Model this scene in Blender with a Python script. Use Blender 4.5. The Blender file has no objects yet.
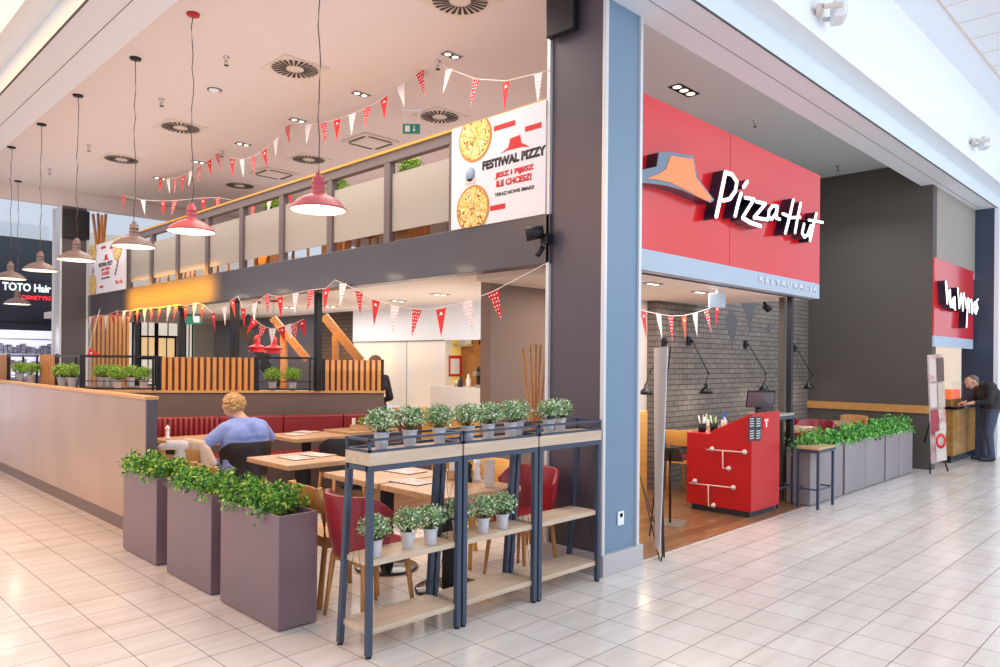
import bpy, bmesh, math, random
from mathutils import Vector, Matrix, noise
S = bpy.context.scene
COL = S.collection
PI = math.pi
# ------------------------------------------------------------------ camera
FPX = 735.0; HY = 360.6; ROLL = math.radians(.5); ANG = math.radians(44.8)
Fv = Vector((math.cos(ANG), math.sin(ANG), 0)); Rv = Vector((math.sin(ANG), -math.cos(ANG), 0)); Uv = Vector((0, 0, 1))
cr, sr = math.cos(ROLL), math.sin(ROLL)
CP = Vector((-4.55, -3.40, 1.65))
cam = bpy.data.cameras.new('camera'); camo = bpy.data.objects.new('camera', cam); COL.objects.link(camo)
cam.sensor_width = 36; cam.lens = 36 * FPX / 1000; cam.shift_y = (HY - 333.5) / 1000
cam.clip_start = .05; cam.clip_end = 200
cx_, cy_, cz_ = Rv * cr + Uv * sr, -Rv * sr + Uv * cr, -Fv
camo.matrix_world = Matrix(((cx_.x, cy_.x, cz_.x, CP.x), (cx_.y, cy_.y, cz_.y, CP.y), (cx_.z, cy_.z, cz_.z, CP.z), (0, 0, 0, 1)))
S.camera = camo
# ------------------------------------------------------------------ world, exposure
S.view_settings.view_transform = 'Standard'; S.view_settings.look = 'None'
S.view_settings.exposure = -0.24; S.view_settings.gamma = 1.0
S.view_settings.use_curve_mapping = False
W = bpy.data.worlds.new('world'); S.world = W; W.use_nodes = True
W.node_tree.nodes['Background'].inputs[0].default_value = (.86, .92, 1.0, 1)
W.node_tree.nodes['Background'].inputs[1].default_value = 1.2

def light(kind, loc, power, color=(1, 1, 1), size=1.0, size_y=None, target=None, name='lamp_or_fill_light', spread=None):
    l = bpy.data.lights.new(name, kind); l.energy = power; l.color = color
    o = bpy.data.objects.new(name, l); COL.objects.link(o); o.location = loc
    if kind == 'AREA':
        l.shape = 'RECTANGLE'; l.size = size; l.size_y = size_y or size
        if spread: l.spread = spread
    elif kind == 'POINT': l.shadow_soft_size = size
    elif kind == 'SPOT': l.shadow_soft_size = size; l.spot_size = 2.0; l.spot_blend = .8
    if target is not None:
        d = Vector(target) - Vector(loc); o.rotation_euler = d.to_track_quat('-Z', 'Y').to_euler()
    return o
WARM = (1, .84, .70); NEUT = (1, .93, .86); AMB = (1, .66, .36)
# mall daylight through the roof lights, warm ceiling lighting of the left gallery
light('AREA', (5, -4.5, 8.6), 560, (.90, .95, 1), 13, 4, (5, -3.0, 0))
light('AREA', (6, -9, 5.0), 460, (.86, .93, 1), 13, 4, (5, 0, 4.2))  # added unseen cool light to brighten the mall fascia
light('AREA', (-4.6, 5.0, 5.6), 620, (1, .44, .10), 2.5, 9, (-3.4, 4.6, 0))
light('AREA', (-8.5, -2.5, 6.0), 110, (1, .88, .80), 5, 5, (0, 1, 2.0))
# restaurant hall lighting (down)
light('AREA', (-.6, 3.2, 4.78), 130, WARM, 1.6, 4.0, (-.6, 3.2, 0))
light('AREA', (-.6, 8.4, 4.78), 110, WARM, 1.6, 4.5, (-.6, 8.4, 0))
light('AREA', (4.0, 6.5, 4.78), 120, WARM, 4.5, 7.0, (4.0, 6.5, 0))
light('AREA', (4.0, .9, 4.78), 50, (.88, .94, 1), 6.0, 1.0, (4.0, .9, 0))
# added unseen up-facing lights that brighten the pale ceilings
light('AREA', (-.9, 4.2, 3.3), 26, (1, .92, .90), 1.4, 6.0, (-.9, 4.2, 5))
light('AREA', (2.4, 6.0, 3.7), 44, (1, .92, .90), 3.0, 7.0, (2.4, 6.0, 5))
light('AREA', (-.9, 9.8, 3.3), 22, (1, .92, .90), 1.4, 5.0, (-.9, 9.8, 5))
light('AREA', (1.8, 4.5, 1.5), 22, (1, .94, .90), 2.0, 3.0, (1.8, 4.5, 3))
light('AREA', (2.0, 9.0, 1.5), 26, (1, .94, .90), 2.0, 4.0, (2.0, 9.0, 3))
light('AREA', (-.85, 8.6, 2.60), 105, (1, .42, .0), 3.4, .08, (0, 8.6, 2.64), spread=.85)  # added unseen strip imitating a yellow reflection on the gallery beam
light('POINT', (-1.5, 18.8, 2.3), 60, (.92, .94, 1), .3)
# under the gallery
light('AREA', (1.4, 3.6, 2.50), 60, NEUT, 2.0, 2.6, (1.4, 3.6, 0))
light('AREA', (1.6, 7.6, 2.50), 75, NEUT, 2.2, 3.0, (1.6, 7.6, 0))
light('AREA', (1.4, 11.5, 2.50), 50, NEUT, 2.6, 3.0, (1.4, 11.5, 0))
light('AREA', (4.6, 3.8, 2.40), 60, NEUT, 2.2, 5.0, (4.6, 7.5, 0))
light('AREA', (2.5, 1.0, 2.40), 55, WARM, 2.6, 1.2, (2.5, 1.0, 0))
light('AREA', (6.2, .9, 4.0), 40, (.9, .95, 1), 3.0, 1.2, (6.2, .9, 0))

# ------------------------------------------------------------------ helpers: picture ray to a real point
def ray(u, v):
    x = u - 500.0; y = HY - v
    X = x * cr - y * sr; Y = x * sr + y * cr
    return Fv + Rv * (X / FPX) + Uv * (Y / FPX)
def aw(u, v, w): return CP + ray(u, v) * w
def ax(u, v, x): r = ray(u, v); return CP + r * ((x - CP.x) / r.x)
def ay(u, v, y): r = ray(u, v); return CP + r * ((y - CP.y) / r.y)
def az(u, v, z): r = ray(u, v); return CP + r * ((z - CP.z) / r.z)

# ------------------------------------------------------------------ materials
def lin(c): c /= 255.0; return c / 12.92 if c <= .04045 else ((c + .055) / 1.055) ** 2.4
def rgb(r, g, b): return (lin(r), lin(g), lin(b), 1)
M = {}
def mat(name, col, rough=.5, metal=0, emit=None, es=0, coat=0, spec=.5, alpha=1, trans=0, sheen=0):
    m = bpy.data.materials.new(name); m.use_nodes = True; b = m.node_tree.nodes['Principled BSDF']
    b.inputs['Base Color'].default_value = rgb(*col); b.inputs['Roughness'].default_value = rough
    b.inputs['Metallic'].default_value = metal; b.inputs['Specular IOR Level'].default_value = spec
    b.inputs['Coat Weight'].default_value = coat; b.inputs['Coat Roughness'].default_value = .08
    b.inputs['Alpha'].default_value = alpha; b.inputs['Transmission Weight'].default_value = trans
    if emit: b.inputs['Emission Color'].default_value = rgb(*emit); b.inputs['Emission Strength'].default_value = es
    M[name] = m; return m
def noisy(m, c2, scale=(8, 8, 8), amt=.5, detail=3, bump=0, coord='Object', lo=.35, hi=.65):
    nt = m.node_tree; N = nt.nodes; b = N['Principled BSDF']
    tc = N.new('ShaderNodeTexCoord'); mp = N.new('ShaderNodeMapping'); mp.inputs['Scale'].default_value = scale
    nz = N.new('ShaderNodeTexNoise'); nz.inputs['Scale'].default_value = 1; nz.inputs['Detail'].default_value = detail
    rp = N.new('ShaderNodeMapRange'); rp.inputs[1].default_value = lo; rp.inputs[2].default_value = hi; rp.inputs[4].default_value = amt
    mx = N.new('ShaderNodeMix'); mx.data_type = 'RGBA'
    mx.inputs[6].default_value = b.inputs['Base Color'].default_value; mx.inputs[7].default_value = rgb(*c2)
    L = nt.links.new
    L(tc.outputs[coord], mp.inputs[0]); L(mp.outputs[0], nz.inputs[0]); L(nz.outputs[0], rp.inputs[0]); L(rp.outputs[0], mx.inputs[0]); L(mx.outputs[2], b.inputs['Base Color'])
    if bump:
        bp = N.new('ShaderNodeBump'); bp.inputs['Strength'].default_value = bump; bp.inputs['Distance'].default_value = .01
        L(nz.outputs[0], bp.inputs['Height']); L(bp.outputs[0], b.inputs['Normal'])
    return m
def brickmat(name, c1, c2, mortar, bw, rh, ms, rough=.5, coat=0, axes='XY', off=0.5, loc=(0, 0, 0), streak=None, bump=.4, rot=0):
    m = mat(name, (128, 128, 128), rough, coat=coat); nt = m.node_tree; N = nt.nodes; L = nt.links.new; b = N['Principled BSDF']
    tc = N.new('ShaderNodeTexCoord'); sp = N.new('ShaderNodeSeparateXYZ'); cb = N.new('ShaderNodeCombineXYZ')
    L(tc.outputs['Object'], sp.inputs[0])
    for i, a in enumerate(axes): L(sp.outputs['XYZ'.index(a)], cb.inputs[i])
    mp = N.new('ShaderNodeMapping'); mp.inputs['Location'].default_value = loc; L(cb.outputs[0], mp.inputs[0])
    br = N.new('ShaderNodeTexBrick'); br.inputs['Scale'].default_value = 1; br.inputs['Brick Width'].default_value = bw; br.inputs['Row Height'].default_value = rh
    br.inputs['Mortar Size'].default_value = ms; br.inputs['Mortar Smooth'].default_value = .1; br.offset = off
    br.inputs['Color1'].default_value = rgb(*c1); br.inputs['Color2'].default_value = rgb(*c2); br.inputs['Mortar'].default_value = rgb(*mortar)
    L(mp.outputs[0], br.inputs[0])
    out = br.outputs[0]
    if streak:
        m2 = N.new('ShaderNodeMapping'); m2.inputs['Scale'].default_value = streak[1]; L(tc.outputs['Object'], m2.inputs[0])
        nz = N.new('ShaderNodeTexNoise'); nz.inputs['Scale'].default_value = 1; nz.inputs['Detail'].default_value = 4; L(m2.outputs[0], nz.inputs[0])
        rp = N.new('ShaderNodeMapRange'); rp.inputs[1].default_value = .35; rp.inputs[2].default_value = .7; rp.inputs[4].default_value = streak[2]; L(nz.outputs[0], rp.inputs[0])
        mx = N.new('ShaderNodeMix'); mx.data_type = 'RGBA'; mx.blend_type = 'MULTIPLY'; mx.inputs[7].default_value = rgb(*streak[0])
        L(rp.outputs[0], mx.inputs[0]); L(out, mx.inputs[6]); out = mx.outputs[2]
    L(out, b.inputs['Base Color'])
    bp = N.new('ShaderNodeBump'); bp.inputs['Strength'].default_value = bump; bp.inputs['Distance'].default_value = .004; bp.invert = True
    L(br.outputs[1], bp.inputs['Height']); L(bp.outputs[0], b.inputs['Normal'])
    return m
def dotmat(name, base, dot, scale, size):
    m = mat(name, base, .8); nt = m.node_tree; N = nt.nodes; L = nt.links.new; b = N['Principled BSDF']
    tc = N.new('ShaderNodeTexCoord'); vo = N.new('ShaderNodeTexVoronoi'); vo.inputs['Scale'].default_value = scale; vo.inputs['Randomness'].default_value = .25; vo.voronoi_dimensions = '2D'
    sp = N.new('ShaderNodeSeparateXYZ'); cb = N.new('ShaderNodeCombineXYZ'); L(tc.outputs['Object'], sp.inputs[0]); L(sp.outputs[0], cb.inputs[0]); L(sp.outputs[2], cb.inputs[1])
    L(cb.outputs[0], vo.inputs['Vector'])
    lt = N.new('ShaderNodeMath'); lt.operation = 'LESS_THAN'; lt.inputs[1].default_value = size; L(vo.outputs[0], lt.inputs[0])
    mx = N.new('ShaderNodeMix'); mx.data_type = 'RGBA'; mx.inputs[6].default_value = rgb(*base); mx.inputs[7].default_value = rgb(*dot)
    L(lt.outputs[0], mx.inputs[0]); L(mx.outputs[2], b.inputs['Base Color']); return m

brickmat('tile', (226, 221, 218), (220, 214, 210), (142, 134, 132), .296, .297, .003, .22, .15, 'XY', 0.0, (.122, .0, 0), ((228, 218, 210), (1.2, 9, 1), .5), .3)
brickmat('woodfloor', (172, 128, 92), (132, 94, 64), (80, 48, 30), 1.1, .12, .002, .3, .3, 'XY', .37, (0, 0, 0), ((170, 140, 120), (3, 30, 1), .7), .15)
brickmat('greybrick', (134, 126, 121), (122, 115, 111), (78, 72, 70), .21, .071, .006, .8, 0, 'XZ', .5, (0, 0, 0), ((200, 195, 190), (6, 6, 6), .5), .8)
brickmat('darkbrick', (92, 72, 62), (76, 60, 52), (44, 36, 34), .21, .075, .007, .8, 0, 'YZ', .5, (0, 0, 0), None, .8)
mat('ceil', (224, 214, 212), .85); mat('ceilR', (200, 208, 212), .85); mat('ceilW', (240, 232, 222), .8); mat('terracewall', (106, 90, 88), .6)
mat('white', (234, 240, 248), .6); mat('whitegloss', (236, 234, 228), .12, coat=.5); mat('offwhite', (225, 218, 210), .7)
mat('groove', (90, 92, 98), .8); mat('paleblue', (214, 228, 236), .5)
mat('charcoal', (82, 78, 84), .42); mat('darkwall', (84, 77, 73), .6); mat('brownwall', (130, 107, 94), .55)
mat('beam', (74, 70, 79), .30, coat=.2); mat('colpurple', (86, 78, 90), .4); mat('colblue', (112, 140, 168), .38)
mat('alu', (214, 216, 222), .35, .25); mat('base', (190, 188, 192), .35, .3)
noisy(mat('partition', (182, 150, 126), .26, .25, coat=.2), (166, 134, 110), (2, 2, 1.2), .5)
mat('plinth', (118, 98, 92), .5)
noisy(mat('ledgewood', (214, 164, 104), .4), (190, 138, 84), (3, 3, 30), .6)
noisy(mat('oak', (214, 158, 92), .38), (188, 132, 72), (4, 40, 40), .7)
noisy(mat('oakv', (202, 144, 84), .4), (174, 118, 64), (40, 40, 4), .7)
noisy(mat('tabletop', (204, 168, 130), .32, coat=.1), (180, 142, 104), (3, 26, 26), .75)
noisy(mat('shelfwood', (206, 188, 168), .4), (186, 164, 142), (3, 26, 26), .75)
noisy(mat('slat', (212, 152, 88), .45), (184, 124, 66), (60, 60, 3), .6)
mat('slatback', (122, 70, 44), .6)
noisy(mat('timber', (184, 124, 62), .5), (150, 96, 46), (6, 6, 30), .6)
noisy(mat('yellowwood', (232, 178, 92), .45), (206, 150, 72), (3, 3, 26), .6)
noisy(mat('planterbox', (122, 102, 114), .38, .15, coat=.1), (132, 106, 106), (3, 3, 1), .6)
noisy(mat('planterboxR', (150, 142, 148), .4, .1), (138, 130, 138), (3, 3, 1), .5)
mat('soil', (50, 38, 30), .9)
mat('steelblue', (66, 78, 100), .38, .3); mat('blackmetal', (34, 34, 40), .4, .4); mat('blackgloss', (22, 22, 26), .2, coat=.4)
mat('bucket', (206, 210, 224), .34, .4)
mat('redleather', (142, 26, 42), .38, coat=.15); mat('blackleather', (34, 30, 36), .4, coat=.1)
mat('redbooth', (134, 34, 42), .36, coat=.15)
mat('signred', (222, 22, 34), .22, coat=.6); mat('counterred', (190, 8, 20), .42, coat=.08); mat('counterside', (176, 30, 48), .34, coat=.4)
mat('signband', (176, 192, 212), .4); mat('letterside', (26, 30, 52), .3, coat=.3)
mat('letterwhite', (255, 255, 255), .5, emit=(255, 255, 255), es=1.6)
mat('hatorange', (250, 138, 84), .4, emit=(255, 120, 60), es=.28); mat('hatgrey', (110, 132, 154), .4)
mat('shaderose', (186, 84, 98), .4); mat('shadegrey', (118, 104, 104), .45); mat('shadered', (216, 26, 34), .35); mat('shadewhite', (250, 240, 226), .5, emit=(255, 236, 208), es=.75)
mat('bulb', (255, 250, 240), .5, emit=(255, 232, 196), es=9); mat('bulbsoft', (255, 250, 240), .5, emit=(255, 240, 214), es=2.2)
mat('cord', (96, 80, 80), .8); mat('redcan', (180, 20, 28), .4)
mat('stringm', (236, 224, 220), .8); mat('flagred', (216, 38, 46), .75); mat('flagorange', (232, 92, 62), .75)
dotmat('flagdots', (206, 36, 48), (250, 232, 232), 30, .24); dotmat('flagwhite', (246, 238, 242), (206, 110, 130), 30, .20)
mat('vent', (218, 206, 196), .5); mat('ventdark', (62, 52, 46), .7); mat('chrome', (190, 190, 195), .2, .9)
mat('greensign', (22, 104, 84), .4, emit=(30, 130, 100), es=.4)
mat('frost', (176, 170, 162), .5, alpha=.88); mat('glass', (235, 240, 240), .03, alpha=.12)
mat('mezzpost', (104, 94, 96), .4); mat('goldrail', (214, 160, 70), .35, .2)
mat('banner', (236, 234, 242), .6); mat('bannerred', (214, 36, 44), .6); mat('bannerblack', (52, 44, 50), .6); mat('crust', (206, 142, 74), .7); mat('bluebadge', (150, 170, 196), .6)
mz = mat('pizza', (240, 206, 112), .6)
nt = mz.node_tree; vo = nt.nodes.new('ShaderNodeTexVoronoi'); vo.inputs['Scale'].default_value = 44; rp = nt.nodes.new('ShaderNodeValToRGB')
tcz = nt.nodes.new('ShaderNodeTexCoord'); nt.links.new(tcz.outputs['Object'], vo.inputs['Vector'])
sc = nt.nodes.new('ShaderNodeSeparateColor'); nt.links.new(vo.outputs['Color'], sc.inputs[0]); nt.links.new(sc.outputs[0], rp.inputs[0]); nt.links.new(rp.outputs[0], nt.nodes['Principled BSDF'].inputs['Base Color'])
e = rp.color_ramp.elements; rp.color_ramp.interpolation = 'CONSTANT'; e[0].color = rgb(242, 214, 128); e[1].position = .6; e[1].color = rgb(226, 180, 84)
for p_, c_ in ((.75, (250, 240, 210)), (.86, (120, 130, 60)), (.93, (176, 84, 50))): q_ = e.new(p_); q_.color = rgb(*c_)
mat('skin', (224, 172, 146), .55); mat('sweater', (138, 158, 222), .85); mat('hairblond', (212, 176, 124), .7); noisy(M['hairblond'], (150, 104, 56), (40, 40, 40), .7, bump=.8)
mat('hairgrey', (120, 108, 100), .8); mat('hairdark', (104, 78, 60), .8)
mat('jacket', (48, 46, 50), .8); mat('jeans', (72, 82, 104), .85); mat('shoe', (40, 48, 62), .7); mat('trousers', (60, 60, 72), .8)
mat('coat', (214, 186, 166), .85); mat('bag', (206, 198, 196), .7)
for n_, c_ in (('leafA', (70, 138, 44)), ('leafB', (116, 176, 60)), ('leafC', (186, 206, 84)), ('leafD', (44, 100, 50)),
               ('herbA', (100, 146, 88)), ('herbB', (154, 190, 130)), ('herbC', (236, 240, 222)), ('herbD', (60, 106, 70)),
               ('brightA', (78, 168, 74)), ('brightB', (132, 208, 104))): mat(n_, c_, .55)
mat('stem', (74, 84, 44), .8)
mat('paper', (240, 236, 232), .6); mat('menu', (226, 218, 214), .5); noisy(M['menu'], (170, 130, 126), (30, 30, 30), .8)
mat('slate', (44, 50, 66), .5); mat('pipe', (226, 206, 196), .35, .3); mat('blue', (50, 130, 200), .4); mat('screen', (104, 108, 116), .3)
mat('shopdark', (44, 58, 74), .4); mat('shopsign', (34, 36, 60), .4); mat('neonwhite', (255, 255, 255), .5, emit=(225, 245, 255), es=1.3); mat('neonred', (255, 60, 70), .5, emit=(255, 50, 70), es=1.0)
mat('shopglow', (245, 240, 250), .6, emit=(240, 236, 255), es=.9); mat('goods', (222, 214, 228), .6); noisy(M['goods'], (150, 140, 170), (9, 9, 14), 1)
mat('windowglow', (255, 236, 196), .4, emit=(255, 214, 150), es=.75); mat('windowwhite', (245, 240, 232), .4, emit=(250, 240, 226), es=.7)
mat('kitchen', (232, 208, 120), .5, emit=(255, 216, 110), es=.28); mat('kiosk', (244, 236, 224), .5, emit=(255, 240, 220), es=.4)  # kitchen and kiosk walls glow by emission to look lit
mat('steel', (190, 184, 172), .3, .7); mat('redclip', (200, 40, 46), .5); mat('orangehot', (255, 120, 60), .5, emit=(255, 110, 60), es=.7)
mat('shadowgrey', (92, 90, 96), .8); mat('poster', (236, 222, 222), .6); noisy(M['poster'], (206, 110, 116), (7, 7, 5), .7, lo=.48, hi=.6)
mat('kioskwood', (190, 140, 70), .3, coat=.3); noisy(M['kioskwood'], (150, 104, 48), (3, 3, 12), .7)
mat('rubber', (20, 20, 22), .8)

# ------------------------------------------------------------------ mesh helpers
def bbox(bm, x0, y0, z0, x1, y1, z1, mi=0, rot=None):
    r = bmesh.ops.create_cube(bm, size=1)['verts']
    c = Vector(((x0 + x1) / 2, (y0 + y1) / 2, (z0 + z1) / 2)); s = Vector((abs(x1 - x0), abs(y1 - y0), abs(z1 - z0)))
    for v in r:
        v.co = Vector((v.co.x * s.x, v.co.y * s.y, v.co.z * s.z)) + c
        if rot: v.co = rot @ v.co
    if mi:
        for f in {f for v in r for f in v.link_faces}: f.material_index = mi
    return r
def bar(bm, p, q, t, t2=None, mi=0, up=(0, 0, 1)):       # a square bar between two points
    p, q = Vector(p), Vector(q); d = q - p; L = d.length; d.normalize()
    s = d.cross(Vector(up)); s = s.normalized() if s.length > 1e-4 else Vector((1, 0, 0)); n = s.cross(d)
    t2 = t2 or t; vs = []
    for a in (p, q):
        for i, j in ((-1, -1), (1, -1), (1, 1), (-1, 1)): vs.append(bm.verts.new(a + s * (i * t / 2) + n * (j * t2 / 2)))
    fs = [(0, 1, 2, 3), (7, 6, 5, 4)] + [(k, 4 + k, 4 + (k + 1) % 4, (k + 1) % 4) for k in range(4)]
    for f in fs: bm.faces.new([vs[k] for k in f]).material_index = mi
def tube(bm, pts, r, seg=8, mi=0, r2=None, smooth=True):
    pts = [Vector(p) for p in pts]; rings = []; n = len(pts)
    for i, p in enumerate(pts):
        d = (pts[min(i + 1, n - 1)] - pts[max(i - 1, 0)]).normalized()
        a = d.cross(Vector((0, 0, 1))); a = a.normalized() if a.length > 1e-3 else Vector((1, 0, 0)); b = d.cross(a)
        rr = r if r2 is None else r + (r2 - r) * i / (n - 1)
        rings.append([bm.verts.new(p + a * math.cos(2 * PI * k / seg) * rr + b * math.sin(2 * PI * k / seg) * rr) for k in range(seg)])
    for i in range(n - 1):
        for k in range(seg):
            f = bm.faces.new((rings[i][k], rings[i][(k + 1) % seg], rings[i + 1][(k + 1) % seg], rings[i + 1][k])); f.material_index = mi; f.smooth = smooth
    for rg in (rings[0], rings[-1]):
        try: bm.faces.new(rg).material_index = mi
        except ValueError: pass
def lathe(bm, prof, seg=24, c=(0, 0, 0), mi=0, smooth=True):
    rings = []
    for r, z in prof:
        if r < 1e-5: rings.append([bm.verts.new((c[0], c[1], c[2] + z))])
        else: rings.append([bm.verts.new((c[0] + r * math.cos(2 * PI * k / seg), c[1] + r * math.sin(2 * PI * k / seg), c[2] + z)) for k in range(seg)])
    for i in range(len(rings) - 1):
        a, b = rings[i], rings[i + 1]
        for k in range(seg):
            if len(a) == 1 and len(b) == 1: continue
            if len(a) == 1: f = bm.faces.new((a[0], b[k], b[(k + 1) % seg]))
            elif len(b) == 1: f = bm.faces.new((a[k], a[(k + 1) % seg], b[0]))
            else: f = bm.faces.new((a[k], a[(k + 1) % seg], b[(k + 1) % seg], b[k]))
            f.material_index = mi; f.smooth = smooth
def sphere(bm, c, r, sub=2, sc=(1, 1, 1), mi=0):
    v = bmesh.ops.create_icosphere(bm, subdivisions=sub, radius=r)['verts']
    for w in v: w.co = Vector((w.co.x * sc[0], w.co.y * sc[1], w.co.z * sc[2])) + Vector(c)
    for f in {f for w in v for f in w.link_faces}: f.material_index = mi; f.smooth = True
def prism(bm, pts, d, mi=0, side=None):                  # polygon (3-D points) extruded by vector d
    d = Vector(d); a = [bm.verts.new(Vector(p)) for p in pts]; b = [bm.verts.new(Vector(p) + d) for p in pts]
    bm.faces.new(a).material_index = mi; bm.faces.new(list(reversed(b))).material_index = mi if side is None else side
    for k in range(len(a)): bm.faces.new((a[k], b[k], b[(k + 1) % len(a)], a[(k + 1) % len(a)])).material_index = mi if side is None else side
def obj(name, bm, mats, parent=None, bevel=0, loc=None, keep=False):
    if not keep: bmesh.ops.recalc_face_normals(bm, faces=bm.faces)
    me = bpy.data.meshes.new(name); bm.to_mesh(me); bm.free()
    for m in ([mats] if isinstance(mats, str) else mats): me.materials.append(M[m])
    o = bpy.data.objects.new(name, me); COL.objects.link(o)
    if parent: o.parent = parent
    if loc: o.location = loc
    if bevel: b = o.modifiers.new('bevel', 'BEVEL'); b.width = bevel; b.segments = 2; b.limit_method = 'ANGLE'
    return o
def B(): return bmesh.new()
def boxo(name, x0, y0, z0, x1, y1, z1, m, parent=None, bevel=0):
    bm = B(); bbox(bm, x0, y0, z0, x1, y1, z1); return obj(name, bm, m, parent, bevel)
def struct(o): o['kind'] = 'structure'; return o
def tag(o, label, cat, group=None, kind=None):
    o['label'] = label; o['category'] = cat
    if group: o['group'] = group
    if kind: o['kind'] = kind
    return o
def thing(name, label, cat, loc=(0, 0, 0), rz=0, group=None):
    o = bpy.data.objects.new(name, None); COL.objects.link(o); o.location = loc; o.rotation_euler = (0, 0, rz)
    o.empty_display_size = .1
    return tag(o, label, cat, group)
def dup(root, loc, rz=None, label=None, group=None, sc=None):
    r = root.copy(); COL.objects.link(r); r.location = loc
    if rz is not None: r.rotation_euler = (0, 0, rz)
    if label: r['label'] = label
    if group: r['group'] = group
    if sc: r.scale = (sc, sc, sc)
    for ch in list(root.children):
        c = ch.copy(); COL.objects.link(c); c.parent = r
        for g in list(ch.children):
            d = g.copy(); COL.objects.link(d); d.parent = c
    return r
def textmesh(name, s, m, origin, right, up, height, width=None, depth=.004, bold=0, parent=None, normal_shift=0):
    """Flat block letters: origin is the lower left corner, right/up are unit directions on the surface."""
    cu = bpy.data.curves.new(name, 'FONT'); cu.body = s; cu.size = 1; cu.extrude = 0; cu.offset = bold; cu.resolution_u = 3
    t = bpy.data.objects.new(name + '_tmp', cu); COL.objects.link(t)
    dg = bpy.context.evaluated_depsgraph_get(); me = bpy.data.meshes.new_from_object(t.evaluated_get(dg)); bpy.data.objects.remove(t)
    xs = [v.co.x for v in me.vertices]; ys = [v.co.y for v in me.vertices]
    x0, x1, y0, y1 = min(xs), max(xs), min(ys), max(ys)
    sy = height / (y1 - y0); sx = (width / (x1 - x0)) if width else sy
    right, up = Vector(right), Vector(up); n = right.cross(up)
    bm = B(); bm.from_mesh(me); bpy.data.meshes.remove(me)
    for v in bm.verts: v.co = Vector(origin) + right * ((v.co.x - x0) * sx) + up * ((v.co.y - y0) * sy) + n * normal_shift
    r = bmesh.ops.extrude_face_region(bm, geom=bm.faces[:])
    for v in [g for g in r['geom'] if isinstance(g, bmesh.types.BMVert)]: v.co += n * depth
    return obj(name, bm, m, parent)
rnd = random.Random(7)
def leaves(bm, pts, size, mats, spread=1.0, rg=rnd, wts=None, long=1.7):
    for p, nrm in pts:
        nrm = (Vector(nrm) + Vector((rg.gauss(0, .55), rg.gauss(0, .55), rg.gauss(0, .45))) * spread).normalized()
        s = size * rg.uniform(.65, 1.25); t = nrm.orthogonal().normalized(); t.rotate(Matrix.Rotation(rg.uniform(0, 2 * PI), 3, nrm))
        w = nrm.cross(t); a = Vector(p); tip = a + (t + nrm * .4) * s * long; mid = a + (t + nrm * .55) * s * long * .5
        vs = [bm.verts.new(x) for x in (a, mid + w * s * .42, tip, mid - w * s * .42)]
        f = bm.faces.new(vs); f.material_index = rg.choices(range(mats), wts)[0]
# ================================================================== THE SETTING
bm = B(); bbox(bm, -14, -9, -.1, 22, 32, 0); struct(obj('floor', bm, 'tile'))
bm = B(); prism(bm, [(.5, .06, .0), (3.95, .06, .0), (8.33, .12, 0), (8.33, 1.93, .0), (.5, 1.93, .0)], (0, 0, .004)); struct(obj('floor_restaurant', bm, 'woodfloor'))
struct(boxo('floor_terrace', .0, 2.0, 0, 9.5, 16.5, .003, 'woodfloor'))
# restaurant ceiling (z 4.85)
struct(boxo('ceiling', -2.2, .05, 4.85, 14.0, 12.8, 4.95, 'ceil'))
bm = B(); prism(bm, [(.5, .05, 4.842), (8.33, .05, 4.842), (8.33, 1.93, 4.842), (1.65, 1.93, 4.842)], (0, 0, .007)); struct(obj('ceiling_front', bm, 'ceilR'))
# bulkhead ring, L-shaped: bottom z 4.46
bm = B(); bbox(bm, -2.75, -.43, 4.46, 14.2, .07, 4.86); bbox(bm, -2.75, .07, 4.46, -2.25, 16.0, 4.86)
bbox(bm, -2.97, -.65, 4.70, 14.2, -.431, 4.90); bbox(bm, -2.97, -.43, 4.70, -2.751, 16.0, 4.90)
bbox(bm, -2.97, -.65, 4.90, 14.2, -.20, 5.80); bbox(bm, -2.97, -.20, 4.90, -2.6, 16.0, 5.80)
struct(obj('ceiling_bulkhead', bm, 'white'))
bm = B()
bbox(bm, -2.5, -.185, 4.457, 14.2, -.180, 4.4605); bbox(bm, -2.505, -.18, 4.457, -2.50, 16, 4.4605)
bbox(bm, -2.76, -.44, 4.452, 14.2, -.425, 4.463); bbox(bm, -2.76, -.43, 4.452, -2.745, 16, 4.463)
struct(obj('trim_1', bm, 'groove'))
bm = B(); bbox(bm, -2.755, -.437, 4.463, 14.2, -.4315, 4.70); bbox(bm, -2.757, -.43, 4.463, -2.7515, 16, 4.70); struct(obj('trim_2', bm, 'paleblue'))
# mall ceiling with its tile grid
bm = B(); bbox(bm, -5.2, -3.0, 5.8, 16, -.2, 5.9); bbox(bm, -5.2, -.2, 5.8, -2.6, 18, 5.9); struct(obj('ceiling_mall', bm, 'white'))
bm = B()
bbox(bm, -2, -1.03, 5.795, 16, -1.0, 5.801)
for k in range(30): bbox(bm, -1.5 + k * .6, -3, 5.796, -1.487 + k * .6, -1.03, 5.801)
for y in (-1.75, -2.35): bbox(bm, -2, y, 5.796, 16, y + .013, 5.801)
struct(obj('trim_3', bm, 'vent'))
# end of the hall (Y 12.6): fascia under the ceiling and the rooms beyond
bm = B(); bbox(bm, -2.25, 12.6, 4.57, 8.3, 12.78, 4.86); struct(obj('wall_hall_end_fascia', bm, 'ceil'))
struct(boxo('wall_mall_far', -16, 26, 0, 16, 26.2, 9, 'white'))
struct(boxo('wall_mall_right_end', 21.8, -9, 0, 22, 12, 9, 'white'))
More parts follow.
